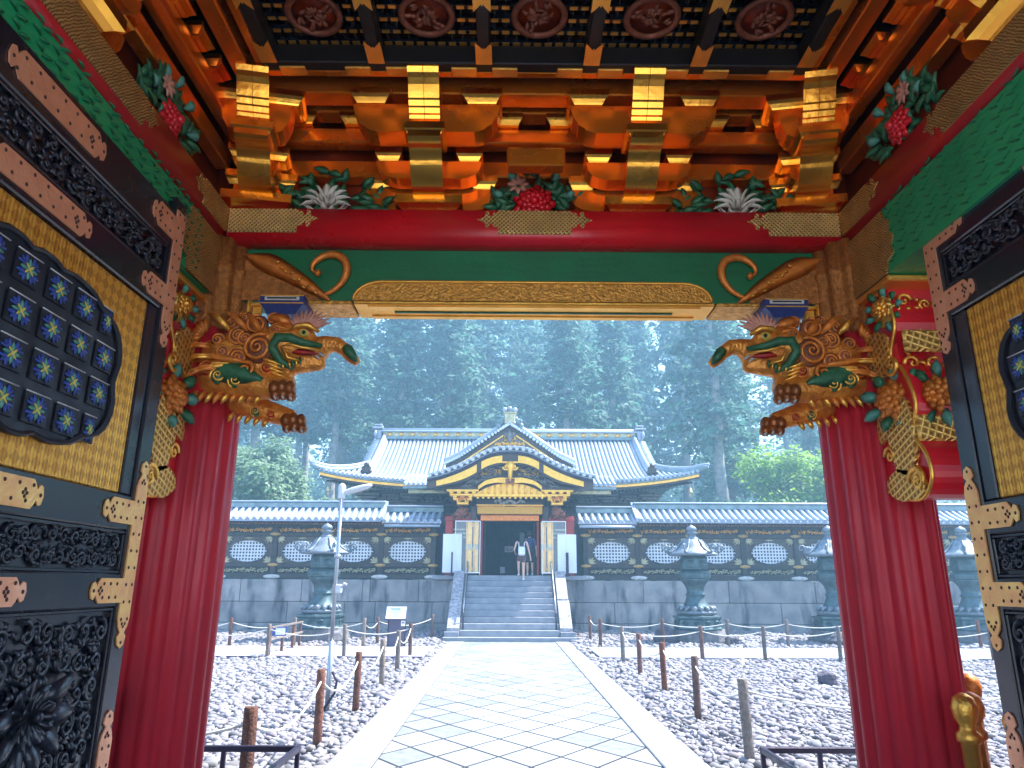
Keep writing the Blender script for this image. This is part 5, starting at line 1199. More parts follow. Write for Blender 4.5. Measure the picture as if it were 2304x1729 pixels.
for s in (-1, 1):
    ca, sa = math.cos(R(s*10)), math.sin(R(s*10))
    bracket(lambda a, f, z, s=s, ca=ca, sa=sa: Vector((s*1.72+.02+a*ca-f*sa, WY-.02-f*ca-a*sa, z)), 1., .98, a1=.16, a2=.20)
    for yb in (2.28, .5):
        bracket(lambda a, f, z, s=s, yb=yb: Vector((s*(1.98-f)+.02, yb+a, z)), 1., .72)
# through beams (front and sides) and back boards
fw_ = lambda f0, f1, z0, z1, nm, m_: MB().box((.02, WY-(f0+f1)/2, (z0+z1)/2), (3.2, f1-f0, z1-z0), .008).build(nm, m_, G)
fw_(.33, .46, 4.657, 4.795, 'purlin', 'gold_lacquer'); fw_(.10, .20, 4.50, 4.60, 'inner_tie', 'gold_lacquer'); fw_(.15, .27, 4.665, 4.78, 'inner_purlin', 'gold_lacquer'); fw_(-.02, .09, 4.327, 4.44, 'wall_tie', 'gold_lacquer')
MB().box((.02, WY+.06, 4.66), (4.1, .06, 1.36)).build('wall_board', 'dark_red_board', G)
def tie_block(M_):
    b = MB(); b.loft([[(-q, -q, z), (q, -q, z), (q, q, z), (-q, q, z)] for q, z in ((.06, 0), (.063, .01), (.078, .03), (.088, .04), (.088, .07))], sm=False); return b
tb0 = None
for i in range(10):
    for f_, z_ in ((.15, 4.60),):
        M_ = Matrix.Translation((.02-1.44+.32*i, WY-f_-.03, z_))
        if tb0 is None: tb0 = tie_block(0).build('tie_block', 'gold', G); tb0.matrix_basis = M_
        else: instance(tb0.data, 'tie_block', M_, G)
for s in (-1, 1):
    MB().box((s*1.86+.02, 1.4, 4.55), (.09, 5.0, .10), .008).build('side_inner_tie', 'gold_lacquer', G)
    for i in range(14):
        for f_, z_ in ((1.845, 4.60),): instance(tb0.data, 'tie_block', Matrix.Translation((s*f_+.02, 3.62-.24*i, z_)), G)
MB().box((.02, WY-.40, 4.245), (.34, .10, .12), .01).build('cloud_block', 'gold_lacquer', G)
for s in (-1, 1):
    MB().box((s*1.685+.02, 1.4, 4.726), (.10, 4.4, .138), .008).build('side_purlin', 'gold_lacquer', G); MB().box((s*1.94+.02, 1.4, 4.385), (.09, 5.0, .113), .008).build('side_wall_tie', 'gold_lacquer', G)
    MB().box((s*2.05+.02, 1.4, 4.66), (.06, 5.3, 1.36)).build('side_wall_board', 'dark_red_board', G)
# ---- ceiling
MB().box((.02, 1.5, 4.90), (4.3, 5.6, .04)).build('ceiling_board', 'black_wood', G)
MB().box((.02, 1.5, 5.35), (5.2, 7.0, .12)).build('roof_deck', 'dark_wood', G)
b = MB(); b.box((.02, 5.2, 4.95), (9.0, 2.6, .12), 0, Matrix.Rotation(R(-14), 4, 'X')); b.build('front_eave', 'dark_wood', G)
for s in (-1, 1):
    MB().box((s*3.6, 1.4, 4.75), (3.0, 6.4, .12)).build('shade_ceiling', 'dark_wood', G)  # unseen ceiling over the side bays, added for shading
    MB().box((s*3.35, 2.75, 2.4), (.1, 3.0, 4.5)).build('light_block_wall', 'red_pillar', G)  # unseen wall, added to keep side light off the pillars' outer faces
CE = 3.375; CXW = 1.50
for y in (CE, CE-.62*1, CE-.62*2, CE-.62*3, CE-.62*4): MB().box((.02, y, 4.72), (2*CXW+.1, .075, .12), .006).build('ceiling_rib', 'black_wood', G)
for i in range(6):
    x = .02-1.5+.6*i; MB().box((x, 2.0, 4.716), (.07, 2.66, .118), .006).build('ceiling_rib', 'black_wood', G)
MB().box((.02, CE+.06, 4.74), (3.2, .05, .16), .006).build('ceiling_frame', 'gold_lacquer', G)
for s in (-1, 1): MB().box((s*1.56+.02, 1.9, 4.74), (.05, 2.9, .16), .006).build('ceiling_frame', 'gold_lacquer', G)
lm = fm = None
def vfit(sgn):
    b = MB(); P_ = [(-.045, 0), (.045, 0), (.045, .165), (.02, .135), (.006, .115), (0, .13), (-.006, .115), (-.02, .135), (-.045, .165)]
    return b.prism([(u, v*sgn) for u, v in P_], -.004, .0, lambda u, v, w_: Vector((u, -v, w_)))
vf = [None, None]; tr_m = None; md = {}
for i in range(5):
    for j in range(4):
        cx_, cy_ = .02-1.2+.6*i, CE-.31-.62*j
        # fine lattice
        if lm is None:
            b = MB(); g = MB()
            for k in range(7): b.box((0, -.264+.088*k, .0), (.56, .026, .03))
            for k in range(9): b.box((-.24+.06*k, 0, .016), (.012, .56, .03))
            for k in range(7):
                for q in range(9): g.box((-.24+.06*q, -.264+.088*k, -.018), (.040, .021, .006))
            lm = b.build('ceiling_lattice', 'black_lacquer', G); fm = g.build('lattice_fittings', 'gold_bright', lm); lm['kind'] = fm['kind'] = 'stuff'; lm.location = (cx_, cy_, 4.80); attach(fm, lm, True); fm.location = (0, 0, 0)
        else:
            o = instance(lm.data, 'ceiling_lattice', Matrix.Translation((cx_, cy_, 4.80)), G); f2 = bpy.data.objects.new('lattice_fittings', fm.data); o['kind'] = f2['kind'] = 'stuff'; col.objects.link(f2); f2.parent = o
        # medallion
        key = (i*3+j*2) % 3
        if key not in md:
            b = MB(); ring = [(.118, 0), (.150, -.004), (.152, -.020), (.135, -.026), (.118, -.020)]
            b.loft([[(r_*math.cos(2*math.pi*q/28), r_*math.sin(2*math.pi*q/28), z) for r_, z in ring] for q in range(29)], closed=True, caps=False)
            g = MB(); rr = random.Random(key+40)
            g.lathe([(.001, -.004), (.12, -.004), (.12, .004), (.001, .004)], 24)
            c2 = MB()
            for q in range(26):
                a = rr.uniform(0, 6.28); r0 = rr.uniform(0, .085); p = Vector((r0*math.cos(a), r0*math.sin(a), -.01)); d = a+rr.uniform(-1.5, 1.5); e = p+Vector((.05*math.cos(d), .05*math.sin(d), -.006)); c2.leaf(p, e, .03, (0, 0, -.008), .3)
            c2.spiral((0, 0, -.012), (1, 0, 0), (0, 1, 0), .06, 1.6, .010); md[key] = [b, g, c2]
            o = multi('medallion', [(b, 'medallion_red'), (g, 'dark_red_board'), (c2, 'medallion_red')], G); o.location = (cx_, cy_+.04, 4.775); md[key] = o.data
        else: instance(md[key], 'medallion', Matrix.Translation((cx_, cy_+.04, 4.775)) @ Matrix.Rotation(i*1.3+j, 4, 'Z'), G)
for i in range(6):
    x = .02-1.5+.6*i
    for j in range(5):
        for q, sg in ((0, 1), (1, -1)):
            if (j == 0 and sg < 0) or (j == 4 and sg > 0): continue
            if vf[q] is None: vf[q] = vfit(1 if sg > 0 else -1).build('rib_fitting', 'gold_bright', G); vf[q].location = (x, CE-.62*j-sg*.0385, 4.654)
            else: instance(vf[q].data, 'rib_fitting', Matrix.Translation((x, CE-.62*j-sg*.0385, 4.654)), G)
    for s_ in (-1, 1):
        if abs(x+s_*.10) < 1.56: MB().box((x+s_*.115, CE+.03, 4.668), (.145, .07, .035), .005).build('frame_plate', 'gold_bright', G)
# ---- flower carvings between the brackets
def kaerumata(org, u, n, kind, seed):
    org = Vector(org); u = Vector(u); n = Vector(n); z = Vector((0, 0, 1)); r_ = random.Random(seed)
    b = MB()
    for i in range(64):
        a = r_.uniform(-.42, .42); h = r_.uniform(.0, .30)*(1-abs(a)*1.3); p = org+u*a*(.85 if kind == 'lotus' else .6)+z*(h+.02)+n*r_.uniform(0, .05); ang = r_.uniform(-.6, 3.7)
        b.leaf(p, p+u*math.cos(ang)*.10+z*math.sin(ang)*.09+n*.03, .055, n*.012, .25, (.4, 1, .9, .6, .1))
    root = b.build('flower_carving', 'green_paint', G)
    if kind == 'lotus':
        f = MB(); flower(f, org+z*.06+n*.07, .14, n*.55+z*.9, n, 3, 11, .34, .9, seed, .3)
        for k in range(9): a = R(-10+25*k); f.leaf(org+z*.05+n*.08, org+z*(.05+.13*math.sin(a)+.02)+u*.16*math.cos(a)+n*.10, .06, z*.03, .16)
        f.build('lotus_flower', 'white_paint', root)
    else:
        FR = 1. if abs(n.y) > .5 else .75; f = MB(); c = org+z*.09+n*.05
        for l in range(4):
            for k in range(9): a = 2*math.pi*(k+.5*l)/9; d = u*math.cos(a)+z*math.sin(a); f.leaf(c+d*.02+n*.012*l, c+d*FR*(.135-.026*l)+n*FR*(.015+.016*l), FR*(.075-.008*l), n*.012, .2, (.5, .95, 1, .95, .5))
        f.ell(c+n*.06, (.025, .025, .025)); f.build('peony_flower', 'red_lacquer', root)
        g = MB(); c = org+z*.22-u*.10+n*.06
        for k in range(8): a = 2*math.pi*k/8; d = u*math.cos(a)+z*math.sin(a); g.leaf(c, c+d*.07+n*.02, .04, n*.01, .2)
        g.build('peony_bud', 'pink_paint', root)
        for k in range(5): a = R(20+35*k); p = org+u*.20*math.cos(a)+z*(.06+.22*math.sin(a))+n*.06; MB().leaf(p, p+u*math.cos(a)*.07+z*math.sin(a)*.07+n*.03, .06, n*.015, .25).build('leaf', 'teal_paint', root)
kaerumata((.02, WY-.06, 4.03), (1, 0, 0), (0, -1, 0), 'peony', 1)
for s in (-1, 1):
    kaerumata((s*1.27+.01, WY-.06, 4.03), (s, 0, 0), (0, -1, 0), 'lotus', 2)
    for yk in (3.12, 1.4): kaerumata((s*1.92, yk, 4.03), (0, 1, 0), (-s, 0, 0), 'peony', 5)
# ---- open door leaves
def door(s, X, Yf, K):
    sg = -s; W_ = 2.06
    fr = lambda d, z, w_=0.: Vector((X+sg*w_, Yf-d*K, 1.85+(z-1.85)*K))
    def slab(d0, d1, z0, z1, w0, w1, nm, m_, par, ch=.006):
        a, b_ = fr(d0, z0, w0), fr(d1, z1, w1); c = (a+b_)/2; d = b_-a
        return MB().box(c, (abs(d.x), abs(d.y), abs(d.z)), ch).build(nm, m_, par)
    D_ = slab(.012, W_, .36, 3.63, -.05, -.028, 'door', 'black_lacquer', G)
    D_['label'] = 'black lacquered door leaf with gold panel, standing open on the %s' % ('left' if s < 0 else 'right')
    slab(0, .115, .33, 3.72, -.06, .0, 'stile', 'black_lacquer', D_); slab(W_-.115, W_, .33, 3.72, -.06, 0, 'stile', 'black_lacquer', D_)
    rails = ((3.445, 3.64), (3.115, 3.262), (2.072, 2.222), (1.752, 1.888), (.36, .55), (.88, 1.0))
    for z0, z1 in rails: slab(.116, W_-.116, z0, z1, -.06, -.001, 'rail', 'black_lacquer', D_)
    slab(.116, .20, 2.223, 3.114, -.05, -.012, 'inner_stile', 'black_lacquer', D_); slab(W_-.20, W_-.116, 2.223, 3.114, -.05, -.012, 'inner_stile', 'black_lacquer', D_)
    for z0, z1 in ((3.263, 3.444), (1.889, 2.071), (1.001, 1.751)):
        for a0, a1_, b0, b1 in ((.117, W_-.117, z0, z0+.014), (.117, W_-.117, z1-.014, z1), (.117, .131, z0+.015, z1-.015), (W_-.131, W_-.117, z0+.015, z1-.015)): slab(a0, a1_, b0, b1, -.04, -.008, 'moulding', 'black_lacquer', D_, .003)
    # gold field
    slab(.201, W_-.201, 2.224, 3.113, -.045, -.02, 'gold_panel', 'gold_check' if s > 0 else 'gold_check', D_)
    # cusped lattice frame
    def mok(k, w0, w1):
        out = []; c = (1.03, 2.665)
        for i in range(96):
            t = 2*math.pi*i/96; ca, sa = math.cos(t), math.sin(t); r_ = (abs(ca/.66)**3.2+abs(sa/.335)**3.2)**(-1/3.2); r_ *= (1-.045*abs(math.cos(6*t))**6); out.append((c[0]+r_*ca*k, c[1]+r_*sa*k))
        return out
    fm_ = MB(); o1 = mok(1, 0, 0); o2 = mok(.95, 0, 0)
    fm_.loft([[fr(a, z, -.02) for a, z in o1], [fr(a, z, .004) for a, z in o1], [fr(a, z, .010) for a, z in mok(.98, 0, 0)], [fr(a, z, .004) for a, z in o2], [fr(a, z, -.008) for a, z in o2]], sm=False)
    fm_.build('cusped_frame', 'black_matte', D_)
    # enamel tiles
    t0 = None
    for i in range(-3, 4):
        for j in range(-1, 3):
            dx, dz = i*.175, (j-.5)*.152
            t_ = (abs(dx)/.66)**3.2+(abs(dz)/.335)**3.2
            edge = t_ > .62
            if t_ > 1.0: continue
            if t0 is None:
                fl_ = lambda a, z, w_: Vector((sg*w_, -a*K, z*K))
                b0 = MB().prism([(-.064, -.058), (.064, -.058), (.064, .058), (-.064, .058)], -.004, .002, lambda u, v, w_: fl_(u, v, w_))
                b1 = MB(); b2 = MB(); b3 = MB()
                for k in range(4):
                    a = math.pi/4+k*math.pi/2; d = (math.cos(a), math.sin(a))
                    for off in (-.42, 0, .42): b1.leaf(fl_(d[0]*.022, d[1]*.022, .005), fl_(math.cos(a+off)*.060, math.sin(a+off)*.055, .004), .019, fl_(0, 0, .002), .14, (.6, 1, 1, .9, .45))
                    a = k*math.pi/2; b2.leaf(fl_(0, 0, .006), fl_(math.cos(a)*.046, math.sin(a)*.043, .005), .022, fl_(0, 0, .002), .16)
                    b3.leaf(fl_(0, 0, .006), fl_(math.cos(a+.785)*.032, math.sin(a+.785)*.030, .007), .012, fl_(0, 0, .002), .2)
                b3.ell(fl_(0, 0, .007), (.004, .010, .010))
                b4 = MB(); q0, q1 = fl_(-.066, .060, 0), fl_(.066, .060, 0); b4.tube([q0+Vector((sg*.004, 0, 0)), q1+Vector((sg*.004, 0, 0))], .003, 5)
                t0 = multi('enamel_tile', [(b0, 'black_matte'), (b1, 'blue_enamel'), (b2, 'teal_paint'), (b3, 'yellow_paint'), (b4, 'ivory_carving')], D_); o = t0
            else: o = instance(t0.data, 'enamel_tile', Matrix(), D_)
            k_ = .62 if edge else 1.
            o.matrix_basis = Matrix.Translation(fr(1.03+dx*(.96 if edge else 1), 2.665+dz, -.002)) @ Matrix.Diagonal((1, k_, .92, 1))
    # black carved openwork
    slab(.132, W_-.132, 3.264, 3.443, -.05, -.03, 'panel_back', 'black_wood', D_); slab(.132, W_-.132, 1.89, 2.07, -.05, -.03, 'panel_back', 'brocade_brown', D_); slab(.132, W_-.132, 1.002, 1.75, -.05, -.03, 'panel_back', 'brocade_brown', D_)
    u_ = Vector((0, -K, 0)); v_ = Vector((0, 0, K)); n_ = Vector((sg, 0, 0))
    scrollwork(MB(), W_-.28, .15, fr(.14, 3.28, -.022), u_, v_, n_, .085, .010, 3, 1.6).build('arabesque', 'black_carved', D_)
    scrollwork(MB(), W_-.28, .15, fr(.14, 1.906, -.022), u_, v_, n_, .075, .0085, 5, 1.4).build('arabesque', 'black_carved', D_)
    scrollwork(MB(), W_-.28, .70, fr(.14, 1.03, -.022), u_, v_, n_, .115, .012, 7, 1.4).build('arabesque', 'black_carved', D_)
    for dd, zz_, r_ in ((.60, 1.40, .125), (1.25, 1.25, .13)):
        b = MB(); c = fr(dd, zz_, .0)
        flower(b, c, r_*K, n_, v_, 3, 8, .62, .35, int(dd*10)); b.build('carved_peony', 'black_carved', D_)
        bb = MB()
        for k in range(7):
            a = R(150+35*k); p = c+u_*r_*.7*math.cos(a)+v_*r_*.7*math.sin(a); bb.leaf(p, p+u_*.17*math.cos(a)+v_*.15*math.sin(a)+n_*.01, .085, n_*.02, .2, (.5, 1, .9, .6, .1))
        bb.build('carved_leaves', 'black_carved', D_)
    # metal fittings with rivets
    def tip(z, sgn, dc, hw):      # fancy end of strip along z
        return [(dc-hw, z), (dc-hw*.8, z+sgn*.03), (dc-hw*.35, z+sgn*.055), (dc-hw*.75, z+sgn*.07), (dc-hw*.55, z+sgn*.105), (dc, z+sgn*.12), (dc+hw*.55, z+sgn*.105), (dc+hw*.75, z+sgn*.07), (dc+hw*.35, z+sgn*.055), (dc+hw*.8, z+sgn*.03), (dc+hw, z)]
    def arm(z, dend, hw, d0=.098):
        return [(d0, z-hw), (dend-.06, z-hw), (dend-.045, z-hw*.7), (dend-.035, z-hw*.35), (dend-.02, z-hw*.72), (dend-.004, z-hw*.6), (dend+.004, z), (dend-.004, z+hw*.6), (dend-.02, z+hw*.72), (dend-.035, z+hw*.35), (dend-.045, z+hw*.7), (dend-.06, z+hw), (d0, z+hw)]
    def fitting(poly, riv, m_):
        a = MB().prism(poly, .001, .007, lambda u, v, w_: fr(u, v, w_)); b = MB()
        for (d, z) in riv:
            c = fr(d, z, .007); b.ell(c, (.004, .0075*K, .0075*K), 7, 4)
        return multi('metal_fitting', [(a, m_), (b, 'rivet')], D_)
    dc, hw = .052, .046
    lo = tip(1.70, -1, dc, hw)[::-1]       # lower end (from right to left reversed ordering handled below)
    def strap(z0, z1, arms, m_, toptip=True, bottip=True):
        P_ = []
        P_ += ([(2*dc-d, z) for d, z in tip(z0, -1, dc, hw)] if bottip else [(dc+hw, z0), (dc-hw, z0)])[::-1]
        # now at (dc+hw, z0) -> go up on inner side with arms
        P_ = (tip(z0, -1, dc, hw) if bottip else [(dc-hw, z0), (dc+hw, z0)])
        for za, de, ha in sorted(arms): P_ += arm(za, de, ha)
        P_ += (tip(z1, 1, dc, hw)[::-1] if toptip else [(dc+hw, z1), (dc-hw, z1)])
        riv = []; z = z0
        while z <= z1: riv += [(dc-.026, z), (dc+.024, z)]; z += .072
        for za, de, ha in arms:
            d = .15
            while d < de-.05: riv += [(d, za+ha*.55), (d, za-ha*.55)]; d += .05
            riv += [(de-.015, za), (de-.075, za), (de-.062, za+.012), (de-.062, za-.012), (de-.05, za)]
        for zt, sn_ in ((z0-.01, -1), (z1+.01, 1)): riv += [(dc, zt+sn_*.085), (dc, zt+sn_*.02), (dc-.012, zt+sn_*.008), (dc+.012, zt+sn_*.008)]
        fitting(P_, riv, m_)
    strap(1.70, 2.27, [(2.150, .335, .052), (1.82, .335, .050)], 'copper_gold')
    strap(3.06, 3.655, [(3.545, .32, .062), (3.19, .32, .052)], 'copper', toptip=False)
    strap(.62, 1.22, [(.94, .32, .045)], 'copper')
    for z, ha, m_ in ((3.545, .058, 'copper'), (3.19, .050, 'copper'), (2.148, .052, 'copper_gold'), (1.82, .048, 'copper')):
        r1 = arm(z, 1.03+.29, ha, 1.03); l1 = [(2.06-d, zz_) for d, zz_ in r1]; P_ = r1+l1[::-1]
        riv = []; d = .80
        while d < 1.27: riv += [(d, z+ha*.6), (d+.03, z-ha*.5)]; d += .075
        riv += [(.755, z), (1.305, z), (.83, z), (.84, z+.012), (.84, z-.012), (.85, z)]; fitting(P_, riv, m_)
    return D_
door(-1, -1.80, 3.30, 1.0); door(1, 1.90, 3.155, .95)
# ---- carved nosings between pillar and doors
def nosing(s, xi, xo):
    fr = lambda u, v, w_: Vector((s*w_, u, v))       # profile (y,z) extruded in |x|
    out = cat([(3.86, 3.42), (3.62, 3.40), (3.52, 3.20), (3.60, 3.04), (3.50, 2.92), (3.44, 2.74), (3.50, 2.60), (3.42, 2.48), (3.40, 2.36), (3.50, 2.27), (3.68, 2.29), (3.86, 2.36)], 4)
    N_ = MB().prism(out, xi+.02, xo, fr).build('carved_nosing', 'red_lacquer', G)
    MB().box((s*(xi+xo+.2)/2, 3.72, 2.90), (xo-xi+.14, .30, 1.08), .01).build('nosing_body', 'red_lacquer', N_)
    scrollwork(MB(), xo-xi+.06, .46, Vector((s*(xi+xo+.16)/2-(xo-xi+.06)/2, 3.56, 2.92)), (1, 0, 0), (0, 0, 1), (0, -1, 0), .11, .012, 21).build('front_carving', 'gold_bright', N_)
    scrollwork(MB(), xo-xi+.06, .36, Vector((s*(xi+xo+.16)/2-(xo-xi+.06)/2, 3.56, 2.44)), (1, 0, 0), (0, 0, 1), (0, -1, 0), .11, .012, 22).build('front_carving', 'teal_paint', N_)
    # gold rim along outline, inner face and camera-facing edge
    MB().tube([fr(u, v, xi+.014) for u, v in out], .010, 6).build('nosing_rim', 'gold_bright', N_)
    for (a, b_, c, d) in ((3.60, 3.84, 2.98, 3.16), (3.48, 3.70, 2.46, 2.74), (3.46, 3.78, 2.29, 2.40), (3.70, 3.84, 2.62, 2.72), (3.54, 3.66, 3.22, 3.34)):
        r_ = random.Random(int(c*100)); P_ = [(a+(b_-a)*(.5+.55*math.cos(t))+r_.uniform(-.01, .01), c+(d-c)*(.5+.75*math.sin(t))+r_.uniform(-.015, .015)) for t in [2*math.pi*k/14 for k in range(14)]]
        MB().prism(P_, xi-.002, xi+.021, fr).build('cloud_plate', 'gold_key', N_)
    zf = Vector((0, 0, 1))
    # front face plates, towards the viewer
    for zc, h in ((3.08, .12), (2.62, .14), (2.34, .08)):
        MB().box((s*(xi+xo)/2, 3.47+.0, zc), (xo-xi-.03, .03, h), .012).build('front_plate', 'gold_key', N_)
    for (x, y, z, rad, m_) in ((xi+.02, 3.62, 2.80, .115, 'orange_paint'), (xi+.02, 3.60, 3.30, .075, 'gold_bright'), ((xi+xo)/2, 3.42, 2.78, .10, 'orange_paint')):
        b = MB(); n_ = Vector((-s, -.5, 0)).normalized(); c = Vector((s*x, y, z)); u_ = n_.cross(zf).normalized()
        for l in range(3):
            for k in range(8): t = 2*math.pi*(k+.5*l)/8; d = u_*math.cos(t)+zf*math.sin(t); b.leaf(c+n_*.012*l, c+d*rad*(1-.24*l)+n_*(.02+.02*l), rad*.55, n_*.012, .2, (.5, .95, 1, .95, .4))
        b.ell(c+n_*.06, (.02,)*3); b.build('peony', m_, N_)
        r_ = random.Random(int(z*50))
        for k in range(9):
            t = 2*math.pi*k/9+.3; d = u_*math.cos(t)+zf*math.sin(t); p = c+d*rad*.8; MB().leaf(p, p+d*rad*r_.uniform(.7, 1.1)+n_*.02, rad*.6, n_*.015, .25).build('leaf', 'green_paint' if k % 2 else 'teal_paint', N_)
    for yy, zz_, vz, r_ in ((3.50, 2.36, 1, .07), (3.58, 2.98, -1, .06), (3.72, 2.52, 1, .05)): MB().spiral(fr(yy, zz_, xi), (0, 1, 0), (0, 0, vz), r_, 1.5, r_*.26).build('scroll', 'gold_bright', N_)
    # upper bracket box carrying plate
    MB().box((s*(xi+xo)/2, 3.66, 3.43), (xo-xi+.05, .42, .035), .008).build('ledge', 'gold_bright', N_)
nosing(-1, 1.90, 2.12); nosing(1, 1.90, 2.16)
# ---- carved beasts on the pillars
def beast(s):
    q = lambda x, z, y=3.9: Vector((-x, y, z))     # built on the left, mirrored for the right
    b = MB()
    def blob(x, z, y, rx, ry, rz): b.ell(q(x, z, y), (rx, ry, rz), 14, 9)
    def limb(P_, r_): b.tube([q(*p) for p in P_], r_, 10); b.ell(q(*P_[0]), (r_[0],)*3, 10, 7); b.ell(q(*P_[-1]), (r_[-1],)*3, 10, 7)
    limb([(1.86, 3.12, 3.98), (1.68, 3.12, 3.92), (1.52, 3.13, 3.88)], (.14, .145, .13))     # neck / shoulder
    limb([(1.52, 3.14, 3.88), (1.37, 3.17, 3.86)], (.135, .125)); limb([(1.36, 3.15, 3.86), (1.23, 3.13, 3.86)], (.105, .075))   # head, muzzle
    limb([(1.35, 3.05, 3.86), (1.21, 3.055, 3.86)], (.060, .042)); limb([(1.27, 3.225, 3.82), (1.34, 3.25, 3.82)], (.035, .045))                             # jaw
    limb([(1.25, 3.15, 3.86), (1.17, 3.17, 3.86), (1.115, 3.17, 3.86), (1.07, 3.14, 3.86), (1.03, 3.095, 3.86), (1.005, 3.075, 3.86)], (.065, .054, .046, .040, .036, .030))  # trunk
    limb([(1.55, 3.02, 3.88), (1.44, 2.98, 3.87), (1.40, 2.93, 3.87)], (.12, .10, .07))       # chest
    limb([(1.80, 2.98, 3.92), (1.66, 2.95, 3.86), (1.52, 2.91, 3.82), (1.40, 2.895, 3.80)], (.125, .115, .085, .065))   # near foreleg
    limb([(1.70, 2.88, 4.02), (1.55, 2.82, 4.02), (1.40, 2.775, 4.02)], (.085, .07, .055))       # far foreleg
    B_ = b.build('carved_beast', 'beast_gold', G); bake(B_, ('REMESH', dict(mode='VOXEL', voxel_size=.011)), ('SMOOTH', dict(factor=.6, iterations=4)))
    B_['label'] = 'gilded long-nosed beast carved on the %s pillar' % ('left' if s < 0 else 'right')
    parts = []
    def sub(mb, nm, m_): parts.append(mb.build(nm, m_, B_))
    U, V_ = Vector((1, 0, 0)), Vector((0, 0, 1)); N_ = Vector((0, -1, 0))
    for (x, z, r_, y) in ((1.648, 3.187, .055, 3.77), (1.555, 3.262, .060, 3.78), (1.52, 3.11, .085, 3.745), (1.44, 3.225, .04, 3.765), (1.70, 3.27, .05, 3.80), (1.78, 3.18, .05, 3.82), (1.64, 3.06, .06, 3.77), (1.60, 3.165, .045, 3.75), (1.735, 3.10, .05, 3.79), (1.47, 3.30, .035, 3.79), (1.63, 3.31, .04, 3.80)):
        m1 = MB(); m1.spiral(q(x, z, y), U, V_, r_, 2.2, r_*.15, .08, 6, 14, a0=x*9, depth=N_*r_*.45); m2 = MB(); m2.ell(q(x, z, y+.02), (r_*1.02, .034, r_*1.02), 10, 6); parts.append(multi('mane_curl', [(m1, 'orange_paint'), (m2, 'rust_carving')], B_))
    m1 = MB(); 
    for k in range(11): a = R(20+13*k); c = q(1.29, 3.22, 3.79); m1.leaf(c+Vector((.03*math.cos(a), 0, .02)), c+Vector((.135*math.cos(a)+.03, -.015, .125*math.sin(a)+.01)), .042, (0, -.01, 0), .4, (.6, 1, .8, .4, .05))
    sub(m1, 'brow_spikes', 'pink_paint')
    m1 = MB(); 
    for k in range(7): a = R(-60+30*k); c = q(1.41, 3.13, 3.77); m1.leaf(c, c+Vector((-.09*math.cos(a), -.005, .09*math.sin(a))), .028, (0, -.01, 0), .4)
    sub(m1, 'cheek_spikes', 'orange_paint')
    m1 = MB(); m1.leaf(q(1.36, 3.27, 3.79), q(1.50, 3.315, 3.80), .07, (0, -.02, 0), .3, (.4, 1, 1, .7, .1)); m1.leaf(q(1.47, 3.255, 3.775), q(1.37, 3.225, 3.765), .03, (0, -.01, 0), .3); sub(m1, 'ear', 'orange_paint')
    m1 = MB(); m1.leaf(q(1.36, 3.10, 3.775), q(1.20, 3.09, 3.79), .04, (0, -.01, 0), .2); sub(m1, 'mouth', 'red_paint')
    m1 = MB(); m1.ell(q(1.285, 3.205, 3.765), (.030, .022, .025), 10, 7); sub(m1, 'eye', 'yellow_paint')
    m1 = MB(); m1.ell(q(1.278, 3.203, 3.746), (.012, .008, .012), 8, 6); sub(m1, 'pupil', 'black_wood')
    m1 = MB(); m1.tube([q(1.20, 3.215, 3.77), q(1.26, 3.25, 3.755), q(1.32, 3.245, 3.755), q(1.37, 3.205, 3.76)], [.010, .018, .018, .010], 7); sub(m1, 'brow', 'gold_bright')
    m1 = MB(); m1.tube([q(1.18, 3.135, 3.785), q(1.28, 3.145, 3.755), q(1.35, 3.17, 3.748), q(1.42, 3.17, 3.742), q(1.445, 3.11, 3.745), q(1.40, 3.04, 3.77), q(1.33, 3.00, 3.79)], [.014, .022, .028, .030, .030, .024, .010], 8); sub(m1, 'lip_band', 'green_paint')
    m1 = MB(); m1.tube([q(1.18, 3.112, 3.78), q(1.28, 3.115, 3.75), q(1.34, 3.13, 3.742), q(1.39, 3.12, 3.742), q(1.36, 3.06, 3.76), q(1.29, 3.045, 3.775)], .009, 6); sub(m1, 'lip_line', 'gold_bright')
    m1 = MB(); m1.leaf(q(1.06, 3.15, 3.82), q(.99, 3.058, 3.825), .06, (0, -.02, 0), .35, (.7, 1, .95, .8, .3)); sub(m1, 'trunk_tip', 'green_paint')
    for x in (1.22, 1.19): m1 = MB(); m1.leaf(q(x+.02, 3.11, 3.81), q(x-.03, 3.06 if x > 1.2 else 3.075, 3.80), .02, (0, -.004, 0), .4); sub(m1, 'fang', 'ivory_carving')
    for k in range(8): m1 = MB(); x = 1.52-.012*k; z = 3.06-.022*k; m1.leaf(q(x, z, 3.765+.006*k), q(x-.13+.006*k, z-.045, 3.765+.006*k), .032, (0, -.012, 0), .35, (.5, 1, .9, .6, .1)); sub(m1, 'belly_scale', 'gold_bright')
    m1 = MB(); m1.leaf(q(1.80, 3.02, 3.80), q(1.48, 2.92, 3.745), .15, (0, -.02, 0), .2, (.5, 1, .95, .6, .2)); sub(m1, 'leg_patch', 'green_paint')
    for (x, z, r_, y, ma, mb_) in ((1.73, 2.955, .05, 3.765, 'gold_bright', 'green_paint'), (1.63, 2.925, .045, 3.755, 'gold_bright', 'green_paint'), (1.54, 2.905, .034, 3.755, 'orange_paint', 'red_paint'), (1.47, 3.005, .04, 3.765, 'orange_paint', 'red_paint'), (1.81, 3.005, .045, 3.79, 'orange_paint', 'red_paint'), (1.58, 2.80, .03, 3.955, 'gold_bright', 'green_paint'), (1.49, 2.785, .026, 3.96, 'orange_paint', 'red_paint'), (1.33, 3.16, .028, 3.755, 'gold_bright', 'green_paint')):
